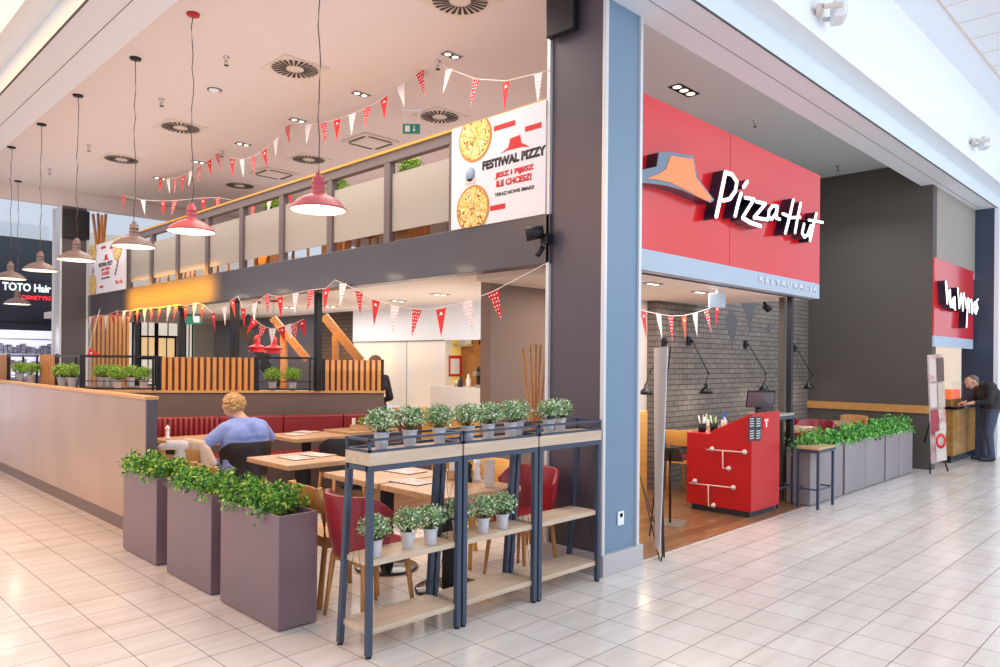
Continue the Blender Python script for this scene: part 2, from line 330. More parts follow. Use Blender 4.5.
# dark wall on the right, facing the gap, and the front wall above the kiosk
bm = B(); bbox(bm, 8.33, -.1, 0, 8.55, 2.1, 4.86); struct(obj('wall_right', bm, 'darkwall'))
bm = B(); bbox(bm, 8.55, -.1, 3.30, 11.0, .05, 4.47); mat('taupe', (156, 150, 142), .6); struct(obj('wall_kiosk_front', bm, 'taupe'))
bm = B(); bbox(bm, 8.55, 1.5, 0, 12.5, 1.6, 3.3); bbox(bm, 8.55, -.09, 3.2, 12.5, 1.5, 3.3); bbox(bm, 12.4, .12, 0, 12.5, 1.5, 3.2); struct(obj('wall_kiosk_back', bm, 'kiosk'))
bm = B(); bbox(bm, 8.3, -.12, .88, 8.332, 1.82, 1.0)
o = obj('trim_4', bm, 'slat'); struct(o)
# brick wall, the wall that carries on left of it, brown wall
struct(boxo('wall_brick', 3.55, 1.82, 0, 8.33, 2.1, 2.84, 'greybrick'))
struct(boxo('wall_right_upper', 4.62, 1.96, 2.84, 8.33, 2.1, 4.85, 'darkwall'))
bm = B(); bbox(bm, .70, 1.95, 0, 1.75, 2.1, 2.55); struct(obj('wall_brown', bm, 'brownwall'))
bm = B(); bbox(bm, 1.75, 1.96, 0, 3.55, 2.1, 2.55); struct(obj('wall_white', bm, 'offwhite'))
boxw = boxo('wood_cabinet', 2.3, 1.60, .0, 3.03, 1.95, 1.06, 'yellowwood', bevel=.004)
tag(boxw, 'honey coloured wooden cabinet standing beside the brick wall near the blue column', 'cabinet')
# gallery slab and beam (facade plane X = 0)
bm = B(); bbox(bm, 0, .56, 2.45, .16, 12.6, 2.86); struct(obj('wall_gallery_beam', bm, 'beam', bevel=.004))
bm = B(); bbox(bm, .16, 2.1, 2.55, 9.4, 12.6, 2.80); bbox(bm, .16, .56, 2.55, .5, 2.1, 2.8); struct(obj('ceiling_gallery', bm, 'ceilW'))
bm = B(); bbox(bm, .5, .3, 2.44, 4.58, 1.95, 2.46); struct(obj('ceiling_entrance', bm, 'ceilW'))
bm = B(); bbox(bm, .5, .36, 2.46, 4.58, 1.95, 2.84); struct(obj('floor_gallery_front', bm, 'offwhite'))
struct(boxo('floor_gallery', .16, 2.1, 2.8, 9.4, 12.6, 2.85, 'woodfloor'))
struct(boxo('wall_gallery_back', 9.3, 2.1, 2.85, 9.4, 12.6, 4.85, 'ceil'))
# white service wall X 3.2 under the gallery, with the kitchen opening
zs = 1.97
bm = B(); bbox(bm, 3.2, 2.1, zs, 3.35, 8.15, 2.55); struct(obj('wall_service_upper', bm, 'white'))
bm = B(); bbox(bm, 3.22, 5.56, .86, 3.35, 8.15, zs)
struct(obj('wall_service_panels', bm, 'whitegloss'))
bm = B()
for yy in (6.55,): bbox(bm, 3.214, yy, .86, 3.222, yy + .006, zs)
bbox(bm, 3.19, 5.56, zs - .006, 3.2, 8.15, zs + .006); struct(obj('trim_5', bm, 'groove'))
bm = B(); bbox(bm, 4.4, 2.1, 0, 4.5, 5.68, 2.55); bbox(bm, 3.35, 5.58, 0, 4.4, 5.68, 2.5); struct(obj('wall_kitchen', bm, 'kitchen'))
# dark brick walls behind the timber frame, dark wall, grey panels, windows at the back
bm = B(); bbox(bm, 3.25, 8.16, 0, 3.4, 9.35, 2.55); struct(obj('wall_stair_brick', bm, 'darkbrick'))
bm = B(); bbox(bm, 3.3, 9.35, 0, 3.5, 14.3, 2.55); struct(obj('wall_stair_dark', bm, 'charcoal'))
# far wall under the gallery, Y 16
bm = B(); bbox(bm, 1.1, 16.4, 0, 9.5, 16.6, 4.7); struct(obj('wall_far', bm, 'offwhite'))
bm = B(); bbox(bm, .2, 12.8, 2.55, 9.5, 16.6, 2.7); struct(obj('ceiling_far', bm, 'ceilW'))
# ------------------------------------------------------------------ near column
def column(x0, y0, x1, y1, top, mface_x, mface_y, label):
    """clad column; face toward -X and face toward -Y carry different panels; aluminium corner trims and base"""
    bm = B(); bbox(bm, x0 + .03, y0 + .03, .16, x1 - .03, y1 - .03, top); core = struct(obj('wall_column', bm, mface_x)); 
    bm = B()
    bbox(bm, x0 + .035, y0 + .022, .16, x1 - .035, y0 + .031, top); struct(obj('wall_column_front', bm, mface_y))
    bm = B(); t = .035
    for a, b in ((x0, y0), (x1 - t, y0), (x0, y1 - t), (x1 - t, y1 - t)): bbox(bm, a, b, .16, a + t, b + t, top)
    struct(obj('trim_column', bm, 'alu', bevel=.004))
    bm = B(); bbox(bm, x0 - .012, y0 - .02, 0, x1 + .03, y1 + .012, .165); struct(obj('baseboard_column', bm, 'base', bevel=.004))
column(0, 0, .5, .6, 4.86, 'colpurple', 'colblue', '')
column(-.50, 12.56, 0, 13.1, 4.57, 'alu', 'charcoal', '')
bm = B(); bbox(bm, -.47, 12.50, 3.95, .0, 12.56, 4.50); tag(obj('dark_wall_box', bm, 'blackmetal', bevel=.01), 'black box cladding at the head of the far dark column', 'box')
bm = B(); p = ax(549, 39, -.04); bbox(bm, -.07, .27, p.z, -.0, .56, 4.9)
tag(obj('dark_screen', bm, 'blackmetal', bevel=.01), 'dark flat box hanging high on the left face of the blue-grey column', 'box')
t = thing('power_socket', 'small white double power socket low on the blue face of the near column', 'socket', ay(620, 518, .02))
bm = B(); bbox(bm, -.04, -.012, -.055, .04, .0, .055); obj('socket_plate', bm, 'white', t, .004)
bm = B()
for z in (-.025, .025): lathe(bm, [(0, -.002), (.018, -.002), (.018, .002), (0, .002)], 16)
for v in bm.verts: v.co = Vector((v.co.x, -.013 + v.co.z * .5, v.co.y + (.024 if v.index % 2 == 0 else .024)))
obj('socket_insert', bm, 'groove', t)
# right end column beside the kiosk
bm = B(); bbox(bm, 11.0, -.42, 0, 11.5, .1, 4.46); struct(obj('wall_column_kiosk', bm, 'steelblue'))
bm = B(); bbox(bm, 10.99, -.47, 0, 11.1, -.40, 4.46); bbox(bm, 11.1, -.46, 0, 11.55, -.42, 4.46); struct(obj('trim_kiosk_column', bm, 'white'))
# ------------------------------------------------------------------ partition and terrace wall
bm = B(); bbox(bm, -2.105, 3.50, .13, -2.02, 17.0, 1.27)
struct(obj('wall_partition', bm, 'partition', bevel=.003))
bm = B(); bbox(bm, -2.12, 3.48, 1.27, -2.0, 17.0, 1.30); struct(obj('trim_partition_ledge', bm, 'ledgewood', bevel=.004))
bm = B(); bbox(bm, -2.095, 3.50, 0, -2.03, 17.0, .13); struct(obj('baseboard_partition', bm, 'plinth'))
bm = B(); bbox(bm, -2.108, 3.475, 0.0, -2.015, 3.50, 1.27); struct(obj('trim_partition_end', bm, 'colpurple'))
P1 = aw(81, 388, 9.5); P2 = aw(384, 391, 10.1); P1.z = P2.z = 0
DIRF = (P2 - P1).normalized(); NRM = Vector((-DIRF.y, DIRF.x, 0))
if NRM.dot(Fv) < 0: NRM = -NRM
def slab(bm, a, b, z0, z1, t, back=0, mi=0):
    a, b = Vector((a.x, a.y, 0)) + NRM * back, Vector((b.x, b.y, 0)) + NRM * back
    prism(bm, [a + Uv * z0, b + Uv * z0, b + Uv * z1, a + Uv * z1], NRM * t, mi)
def fp(u):                                            # point of the terrace line seen at picture column u
    r = ray(u, 380); k = (P1 - CP).dot(NRM) / r.dot(NRM); q = CP + r * k; q.z = 0; return q
ZL = 1.22
bm = B(); slab(bm, P1, P2, 0, ZL - .03, .12, .02); struct(obj('wall_terrace', bm, 'terracewall'))
bm = B(); slab(bm, P1, P2 + DIRF * .02, ZL - .03, ZL, .18, 0); struct(obj('trim_terrace_ledge', bm, 'ledgewood'))
bm = B(); bbox(bm, -1.66, P1.y, 0, -1.5, 13, ZL - .03); struct(obj('wall_terrace_side', bm, 'brownwall'))
def slat_panel(a, b, z0, z1, label, d=None):
    t = thing('slat_screen', label, 'slatted screen', (0, 0, 0))
    d = (b - a).normalized(); L = (b - a).length; n = Vector((-d.y, d.x, 0)); n = n if n.dot(Fv) > 0 else -n
    bm = B(); prism(bm, [a + n * .05 + Uv * z0, b + n * .05 + Uv * z0, b + n * .05 + Uv * z1, a + n * .05 + Uv * z1], n * .02); obj('back_board', bm, 'slatback', t)
    bm = B(); k = int(L / .085)
    for i in range(k + 1):
        q = a + d * (L * (i + .5) / (k + 1)); bar(bm, q + Uv * z0 + n * .025, q + Uv * z1 + n * .025, .03, .045, up=d)
    obj('wooden_slats', bm, 'slat', t)
    for q in (a, b): bm = B(); bar(bm, q + Uv * z0 + n * .03, q + Uv * (z1 + .01) + n * .03, .035, .05, up=d); obj('edge_frame', bm, 'blackmetal', t)
ZT = 1.66
slat_panel(fp(160), fp(255), ZL, ZT, 'long wooden slat screen on the terrace wall behind the woman in blue')
slat_panel(fp(324), fp(382), ZL, ZT - .02, 'short wooden slat screen at the right end of the terrace wall')
Q = Vector((P1.x, P1.y, 0))
def lp(u):
    q = ax(u, 370, -1.60); q.z = 0; return q
slat_panel(lp(54), lp(39), ZL, ZT + .02, 'narrow wooden slat screen between plant pots on the left terrace rail')
slat_panel(lp(6), lp(-6), ZL, ZT + .02, 'wooden slat screen cut by the left edge of the view')
def railing(pts, label, mids):
    t = thing('terrace_railing', label, 'railing', (0, 0, 0)); bm = B()
    for a, b in zip(pts[:-1], pts[1:]):
        bar(bm, a + Uv * ZT, b + Uv * ZT, .025, .03); bar(bm, a + Uv * (ZL + .02), b + Uv * (ZL + .02), .02, .02)
        bar(bm, a + Uv * (ZL + .12), b + Uv * (ZL + .12), .012, .012)
    obj('rails', bm, 'blackmetal', t)
    for p in mids: bm = B(); bar(bm, p + Uv * ZL, p + Uv * ZT, .024, .024, up=DIRF); obj('post', bm, 'blackmetal', t)
railing([lp(38), lp(7)], 'dark metal terrace rail holding the leftmost plant pots', [lp(37), lp(23), lp(8)])
railing([fp(81), lp(55)], 'dark metal terrace rail at the corner beside the narrow slat screen', [fp(81), lp(76), lp(56)])
railing([fp(82), fp(158)], 'dark metal terrace rail left of the long slat screen', [fp(84), fp(153), fp(157)])
railing([fp(257), fp(313)], 'dark metal terrace rail between the two slat screens', [fp(258), fp(310)])
# dark posts that carry the gallery
for i, (u0, u1, w, z0, lab) in enumerate([(313.5, 322, 9.95, ZL, 'dark square post on the terrace wall by the short slat screen'),
        (229.5, 239.5, 11.3, 0, 'dark square post behind the right end of the long slat screen'), (177.5, 185.5, 13.3, 0, 'dark square post behind the left end of the long slat screen'),
        (133.5, 139.5, 15.6, 0, 'dark square post nearest the vertical wood slat wall, far left')]):
    a = aw((u0 + u1) / 2, 360, w); hw = (u1 - u0) / 735 * w / 2
    bm = B(); bbox(bm, -hw * .72, -hw * .72, z0, hw * .72, hw * .72, 2.56); o = obj('support_post', bm, 'blackmetal', loc=(a.x, a.y, 0), bevel=.006); tag(o, lab, 'post', 'posts carrying the gallery')
# ------------------------------------------------------------------ gallery balustrade
ZB, ZG0, ZG1, ZR = 2.86, 2.98, 3.58, 3.74
t = thing('gallery_balustrade', 'long dark balustrade with gold topped rail along the gallery edge', 'balustrade', (0, 0, 0))
bm = B(); bbox(bm, .04, .58, ZR - .04, .12, 12.6, 3.80); obj('top_rail', bm, 'mezzpost', t, .003)
bm = B(); bbox(bm, .02, .58, 3.80, .14, 12.6, 3.825); obj('gold_cap', bm, 'goldrail', t)
ys = [1.82, 2.85, 3.95, 5.06, 6.15, 7.24, 8.33, 9.42, 10.50]
for y in ys: bm = B(); bbox(bm, .045, y - .05, ZB, .12, y + .05, ZR - .04); obj('post', bm, 'mezzpost', t, .003)
for a, b in zip(ys[:-1], ys[1:]):
    bm = B(); bbox(bm, .078, a + .055, ZG0, .088, b - .055, ZG1)
    g = obj('frosted_panel', bm, 'frost', t)
    bm = B()
    for yy in (a + .045, b - .045):
        for zz in (ZG0 + .1, ZG1 - .1): bbox(bm, .068, yy - .014, zz - .02, .098, yy + .014, zz + .02)
    obj('clamps', bm, 'chrome', g)
# banners ------------------------------------------------------------
HAT = [(-1, -.28), (-.62, -.1), (-.42, .0), (-.30, .5), (.36, .56), (.44, .06), (.66, -.08), (1, -.34), (.5, -.2), (-.5, -.18)]
def banner(y_left, width, z0, h, clip_y, label, full):
    """printed vinyl banner on the gallery rail, read from -X: design x runs toward -Y"""
    X = -.012
    t = thing('vinyl_banner', label, 'banner', (0, 0, 0))
    def P(x, y): return Vector((X, y_left - x * width, z0 + y * h))
    yr = max(y_left - width, clip_y)
    bm = B(); bbox(bm, X, y_left, z0, X + .008, yr, z0 + h); obj('banner_sheet', bm, 'banner', t)
    def disc(cx, cy, r, ry=None):
        bm = B(); n = 48
        for rr, dx, mi in ((r, .004, 1), (r * .9, .006, 0)):
            vs = []
            for k in range(n):
                q = P(cx, cy) + Vector((0, math.cos(2 * PI * k / n) * rr, math.sin(2 * PI * k / n) * rr)); q.x = X - dx; vs.append(bm.verts.new(q))
            f = bm.faces.new(vs); f.material_index = mi
        # slices: radial cuts
        for k in range(4):
            a = PI * k / 4 + .3; d = Vector((0, math.cos(a), math.sin(a)))
            c = P(cx, cy); c.x = X - .0068; s = Vector((0, -d.z, d.y)) * .003
            bm.faces.new([bm.verts.new(c + d * r * .9 + s), bm.verts.new(c + d * r * .9 - s), bm.verts.new(c - d * r * .9 - s), bm.verts.new(c - d * r * .9 + s)]).material_index = 1
        g = bm.verts[:] + bm.edges[:] + bm.faces[:]
        for co, no in (((0, y_left, 0), (0, 1, 0)), ((0, yr, 0), (0, -1, 0)), ((0, 0, z0), (0, 0, -1)), ((0, 0, z0 + h), (0, 0, 1))):
            g = bm.verts[:] + bm.edges[:] + bm.faces[:]; bmesh.ops.bisect_plane(bm, geom=g, plane_co=co, plane_no=no, clear_outer=True)
        if len(bm.faces): obj('pizza_print', bm, ['pizza', 'crust'], t, keep=True)
        else: bm.free()
    (disc(.156, .845, .215), disc(.145, .17, .215), disc(.70, .80, .22)) if not full else (disc(.12, .86, .22), disc(.13, .17, .22), disc(.80, .84, .25))
    bm = B(); prism(bm, [P((.50 if full else .399) + a * .087, .67 + b * .15) + Vector((-.003, 0, 0)) for a, b in HAT], (.002, 0, 0)); obj('hat_print', bm, 'bannerred', t)
    R_, U_ = (0, -1, 0), (0, 0, 1)
    def txt(s, x, y, w, hh, m, bold=.03):
        o = P(x, y); o.x = X - .001
        textmesh('banner_lettering', s, m, o, R_, U_, hh * h, w * width, .002, bold, t)
    full_txt = [('FESTIWAL PIZZY', .295, .52, .385, .085, 'bannerblack', .05), ('JESZ I PIJESZ', .37, .425, .24, .065, 'bannerred', .05), ('ILE CHCESZ!', .385, .345, .205, .065, 'bannerred', .05),
                ('TERAZ NOWE SMAKI!', .37, .27, .23, .035, 'bannerblack', .03)]
    near_txt = [('FESTIWAL PIZZY', .204, .515, .37, .088, 'bannerblack', .06), ('JESZ I PIJESZ', .284, .40, .225, .062, 'bannerred', .05), ('ILE CHCESZ!', .292, .325, .204, .062, 'bannerred', .05),
                ('TERAZ NOWE SMAKI!', .283, .24, .227, .034, 'bannerblack', .03)]
    for a in (full_txt if full else near_txt): txt(*a)
    for x, y, w in (((.36, .88, .13), (.60, .83, .1), (.33, .10, .10)) if full else ((.274, .855, .127), (.458, .765, .09), (.256, .115, .09))):
        bm = B(); q = P(x, y); bbox(bm, X - .003, q.y, q.z, X - .001, q.y - w * width, q.z + .045); obj('red_tag', bm, 'bannerred', t)
    txt('NOWE SMAKI', .375, .892, .10, .022, 'banner', .02) if full else None
    bm = B(); lathe(bm, [(0, -.002), (.06, -.002), (.06, .002), (0, .002)], 24)
    for v in bm.verts: v.co = P(.127 if not full else .14, .509) + Vector((-.003 + v.co.z, v.co.x, v.co.y * 1.1))
    obj('round_badge', bm, 'bluebadge', t)
    bm = B(); q = P(.095, .42); bbox(bm, X - .005, q.y, q.z, X - .003, q.y - .13, q.z + .04); obj('badge_ribbon', bm, 'vent', t)
    if full:
        txt('Pizza Hut', .76, .12, .18, .08, 'bannerred', .02)
        bm = B()
        for k in range(4): q = P(.74 + .02 * k, .30 + .07 * k); bbox(bm, X - .004, q.y, q.z, X - .001, q.y - .07, q.z + .06)
        obj('snack_print', bm, 'slatback', t)
    else:
        txt('P', .965 - .37, .0 + .10, .02, .08, 'bannerred', .02) if False else None
banner(1.765, 2.04, 2.86, .94, .60, 'large white promotional banner with pizzas beside the near column', False)
banner(12.5, 2.04, 2.86, .94, 9, 'smaller looking white promotional banner at the far end of the gallery', True)
# gallery furniture glimpsed through the balustrade
# ------------------------------------------------------------------ PLANTS
def bucket_plant(label, cat='potted plant', group=None, loc=(0, 0, 0), flower=True, seed=1):
    t = thing('bucket_plant', label, cat, loc, 0, group)
    bm = B(); lathe(bm, [(0, 0), (.029, 0), (.030, .004), (.032, .02), (.033, .022), (.038, .07), (.042, .086), (.044, .088), (.044, .092), (.041, .092), (.037, .075), (0, .073)], 28)
    obj('metal_bucket', bm, 'bucket', t)
    rg = random.Random(seed); bm = B()
    for k in range(60):
        a = rg.uniform(0, 2 * PI); e = rg.uniform(.1, 1.35); d = Vector((math.cos(a) * math.cos(e), math.sin(a) * math.cos(e), math.sin(e)))
        tube(bm, [(0, 0, .07), Vector((0, 0, .085)) + d * .045, Vector((0, 0, .10)) + d * .075], .0012, 4, 4)
    pts = []
    for k in range(950):
        d = Vector((rg.gauss(0, 1), rg.gauss(0, 1), rg.gauss(0, 1))).normalized(); 
        if d.z < -.55: d.z = -d.z
        r = .088 * rg.uniform(.45, 1.0) * (1 + .15 * noise.noise(d * 2.3 + Vector((seed, 0, 0))))
        q = Vector((0, 0, .148)) + Vector((d.x, d.y, d.z * .82)) * r; pts.append((q, d))
    leaves(bm, pts, .0108, 4, 1, rg, (4, 4, 3.0, 1.6), 1.6)
    obj('foliage', bm, ['herbA', 'herbB', 'herbC', 'herbD', 'stem'] if flower else ['leafB', 'leafC', 'leafB', 'leafA', 'stem'], t, keep=True)
    return t
bp = [bucket_plant('placeholder', seed=k) for k in (1, 2)]
bpy_ = bucket_plant('placeholder', flower=False, seed=5)
first = {0: True, 1: True, 'y': True}
def put_plant(loc, label, group, kind=0, rz=0, sc=1):
    src = bpy_ if kind == 'y' else bp[kind]
    if kind != 'y': sc = 1.1
    if first[kind]:
        first[kind] = False; src.location = loc; src['label'] = label; src['group'] = group; src.rotation_euler = (0, 0, rz); src.scale = (sc, sc, sc); return src
    s0 = dup(src, loc, rz, label, group, sc); return s0
# ------------------------------------------------------------------ planters with hedge plants
def planter(x0, y0, x1, y1, h, label, seed, mats, box, size=.030, group=None, n=1500, hgt=.12, over=.06, yfrom=-.9):
    t = thing('planter', label, 'planter', ((x0 + x1) / 2, (y0 + y1) / 2, 0), 0, group)
    hx, hy_ = (x1 - x0) / 2, (y1 - y0) / 2; w = .015
    bm = B()
    pr = [(-hx, -hy_), (hx, -hy_), (hx, hy_), (-hx, hy_)]; pi_ = [(-hx + w, -hy_ + w), (hx - w, -hy_ + w), (hx - w, hy_ - w), (-hx + w, hy_ - w)]
    lo = [bm.verts.new((a, b, .01)) for a, b in pr]; hi = [bm.verts.new((a, b, h)) for a, b in pr]; ih = [bm.verts.new((a, b, h)) for a, b in pi_]; il = [bm.verts.new((a, b, h - .09)) for a, b in pi_]
    bm.faces.new(lo)
    for k in range(4):
        j = (k + 1) % 4; bm.faces.new((lo[k], lo[j], hi[j], hi[k])); bm.faces.new((hi[k], hi[j], ih[j], ih[k])); bm.faces.new((ih[k], ih[j], il[j], il[k]))
    bm.faces.new(il); obj('box', bm, box, t, .003)
    bm = B(); bbox(bm, -hx + .02, -hy_ + .02, h - .12, hx - .02, hy_ - .02, h - .05); obj('soil', bm, 'soil', t)
    bm = B()
    for a in (-1, 1):
        for b in (-1, 1): bbox(bm, a * (hx - .05) - .02, b * (hy_ - .05) - .02, 0, a * (hx - .05) + .02, b * (hy_ - .05) + .02, .012)
    obj('feet', bm, 'rubber', t)
    rg = random.Random(seed); bm = B(); pts = []
    for k in range(int(90 * (hx + hy_))):
        a = Vector((rg.uniform(-hx, hx) * .85, rg.uniform(hy_ * yfrom, hy_ * .9), h - .08)); q = Vector((a.x * 1.1 + rg.gauss(0, .03), a.y * 1.1 + rg.gauss(0, .03), h + rg.uniform(.3, 1) * hgt))
        tube(bm, [a, (a + q) / 2 + Vector((rg.gauss(0, .01), rg.gauss(0, .01), 0)), q], .0022, 4, 4)
        m = int(n / (90 * (hx + hy_)))
        for j in range(m):
            f = rg.uniform(.35, 1.08); c = a.lerp(q, f); d = Vector((rg.gauss(0, 1), rg.gauss(0, 1), rg.gauss(.5, .7))).normalized()
            pts.append((c + d * rg.uniform(.0, .04), d))
    for k in range(int(n * .12)):                      # sprays that hang over the rim
        s = rg.choice((0, 1, 2, 3)); a = rg.uniform(-1, 1)
        q = Vector((a * hx, (-hy_ if s in (0, 1) else hy_), h)) if s < 2 and hx > hy_ else (Vector(((-hx if s % 2 else hx), max(a, yfrom) * hy_, h)))
        cl = noise.noise(Vector((a * 3.5, s * 3.1, seed)));  dr = max(0, cl + .25)
        o = Vector((math.copysign(1, q.x) if abs(q.x) >= hx * .99 else 0, math.copysign(1, q.y) if abs(q.y) >= hy_ * .99 else 0, 0)) * rg.uniform(0, over) * (dr * 1.6)
        pts.append((q + o + Vector((0, 0, rg.uniform(-.06 * dr * 1.5, .05))), o.normalized() + Vector((0, 0, .3)) if o.length > 0 else (0, 0, 1)))
    leaves(bm, pts, size, 4, 1, rg, (3.5, 4, 2.4, 2.2), 1.5)
    obj('foliage', bm, mats + ['stem'], t, keep=True)
    return t
LF = ['leafA', 'leafB', 'leafC', 'leafD']; BR = ['brightA', 'brightB', 'leafB', 'leafD']
G = 'tall purple-grey planters in a row at the left'
planter(-2.335, 2.61, -2.07, 3.36, .70, 'purple-grey planter at the end of the tan partition, farthest of the left row', 11, LF, 'planterbox', .022, G, 2400)
planter(-2.34, 1.60, -2.075, 2.38, .70, 'purple-grey planter in the middle of the left row', 12, LF, 'planterbox', .022, G, 2500)
planter(-2.345, .65, -2.08, 1.44, .70, 'nearest purple-grey planter of the left row, beside the shelf unit', 13, LF, 'planterbox', .022, G, 2600, yfrom=-.55)
G = 'grey planters in a row in front of the dark wall'
for k, (a, b, l) in enumerate([(3.98, 4.98, 'grey planter behind the small stool, nearest of the right row'), (5.06, 5.79, 'second grey planter of the right row, just past the stool'), (5.80, 6.54, 'third grey planter of the right row'),
        (6.60, 7.17, 'fourth grey planter of the right row, last but one'), (7.19, 7.82, 'last grey planter of the right row, beside the dark wall end')]):
    planter(a, .02, b, .30, .66, l, 30 + k, BR, 'planterboxR', .03, G, 800, .17)
# ------------------------------------------------------------------ shelf units (A-frame, Y -.05 .. .25)
def shelf_unit(x0, x1, label):
    t = thing('shelf_unit', label, 'shelf', (x0, 0, 0), 0, 'steel and oak shelf units'); L = x1 - x0; s = .034
    yf, yb, yt = -.035, .245, .165
    for x in (s / 2, L - s / 2):
        for a, b in ((yf, yf), (yb, yt)):
            bm = B(); bar(bm, (x, a, .012), (x, b, 1.031), s, s, up=(1, 0, 0)); g = obj('leg', bm, 'steelblue', t, .002)
            bm = B(); lathe(bm, [(0, 0), (.018, 0), (.018, .006), (.008, .008), (.008, .014), (0, .014)], 14, (x, a, 0)); obj('levelling_foot', bm, 'blackmetal', g)
        bm = B(); bar(bm, (x, yf, 1.045), (x, yt, 1.045), s, .03); obj('side_rail', bm, 'steelblue', t)
        bm = B(); tube(bm, [(x, yf + .01, .14), (x, yt, 1.03)], .0013, 6); tube(bm, [(x, yb - .01, .14), (x, yf + .01, 1.03)], .0013, 6); obj('cross_wire', bm, 'blackmetal', t)
    bm = B(); bar(bm, (0, yf, 1.045), (L, yf, 1.045), s, .03); bar(bm, (0, yt, 1.045), (L, yt, 1.045), s, .03); obj('top_beam', bm, 'steelblue', t)
    bm = B(); bbox(bm, 0, yf - .018, 1.062, L, yt + .018, 1.135); obj('tray', bm, 'shelfwood', t, .002)
    bm = B(); g = .014; z1 = 1.205
    for y in (yf - .01, yt + .01):
        bar(bm, (0, y, z1), (L, y, z1), g); bar(bm, (0, y, 1.143), (L, y, 1.143), g)
        for x in (g / 2, L - g / 2): bar(bm, (x, y, 1.137), (x, y, z1), g, up=(1, 0, 0))
    for x in (g / 2, L - g / 2): bar(bm, (x, yf - .01, z1), (x, yt + .01, z1), g); bar(bm, (x, yf - .01, 1.143), (x, yt + .01, 1.143), g)
    obj('gallery_rail', bm, 'steelblue', t)
    for z, a, b in ((.50, yf + .005, .215), (.12, yf + .005, .24)):
        bm = B(); bbox(bm, s * .6, a, z, L - s * .6, b, z + .032); obj('shelf_board', bm, 'shelfwood', t, .002)
shelf_unit(-2.19, -1.50, 'nearest steel and oak shelf unit, beside the purple planter')
shelf_unit(-1.485, -.80, 'middle steel and oak shelf unit with plants on its shelf')
shelf_unit(-.785, -.09, 'steel and oak shelf unit touching the column, lower shelves empty')
G = 'white-tipped bucket plants on the shelf units'
for k, (x, y, l) in enumerate([(-2.05, .03, 'bucket plant at the left end of the top rail'), (-1.83, .05, 'second bucket plant from the left on the top rail'), (-1.60, .05, 'third bucket plant on the top rail, right end of the near unit'),
        (-1.38, .03, 'bucket plant at the left end of the middle top tray'), (-1.18, .05, 'second bucket plant on the middle top tray'), (-.98, .04, 'third bucket plant on the middle top tray'), (-.84, .10, 'bucket plant set back at the right end of the middle top tray'),
        (-.60, .03, 'left one of the two bucket plants on the top tray by the column'), (-.44, .06, 'right one of the two bucket plants on the top tray by the column')]):
    put_plant((x, y, 1.136), 'white-tipped ' + l.replace('second bucket plant from the left on the top rail', 'bucket plant second from the left on top rail').replace('bucket plant set back at the right end of the middle top tray', 'bucket plant set back at right end of middle top tray').replace('left one of the two bucket plants on the top tray by the column', 'bucket plant, left of the two on the tray by the column').replace('right one of the two bucket plants on the top tray by the column', 'bucket plant, right of the two on the tray by the column'), G, k % 2, k * 1.3)
for k, (x, y, l) in enumerate([(-2.09, .03, 'bucket plant at the left end of the lower shelf, near unit'), (-1.83, .06, 'bucket plant in the middle of the lower shelf, near unit'), (-1.68, .03, 'bucket plant at the right of the lower shelf, near unit'),
        (-1.42, .06, 'bucket plant half behind the legs, lower shelf of the middle unit'), (-1.24, .03, 'bucket plant in the middle of the lower shelf, middle unit'), (-1.06, .03, 'bucket plant at the right of the lower shelf, middle unit')]):
    put_plant((x, y, .533), 'white-tipped ' + l.replace('second bucket plant from the left on the top rail', 'bucket plant second from the left on top rail').replace('bucket plant set back at the right end of the middle top tray', 'bucket plant set back at right end of middle top tray').replace('left one of the two bucket plants on the top tray by the column', 'bucket plant, left of the two on the tray by the column').replace('right one of the two bucket plants on the top tray by the column', 'bucket plant, right of the two on the tray by the column'), G, (k + 1) % 2, k * 1.7 + .4)
G = 'green bucket plants along the terrace rail'
for k, (u, w, l) in enumerate([(118, 9.7, 'left of the two pots beside the long slat screen'), (144, 9.75, 'right of the two pots beside the long slat screen'), (272.5, 9.95, 'left pot between the two slat screens'), (292.5, 9.98, 'right pot between the two slat screens'),
        (62, 9.75, 'pot just right of the narrow slat screen'), (72, 9.65, 'second pot right of the narrow slat screen'), (20, 11.6, 'pot left of the narrow slat screen, far one'), (31, 10.9, 'pot left of the narrow slat screen, near one')]):
    a = aw(u, 380, w); put_plant((a.x, a.y, ZL + .03 if k > 3 else ZL), 'green bucket plant, ' + l, G, 'y', k * 1.1, 1.4)
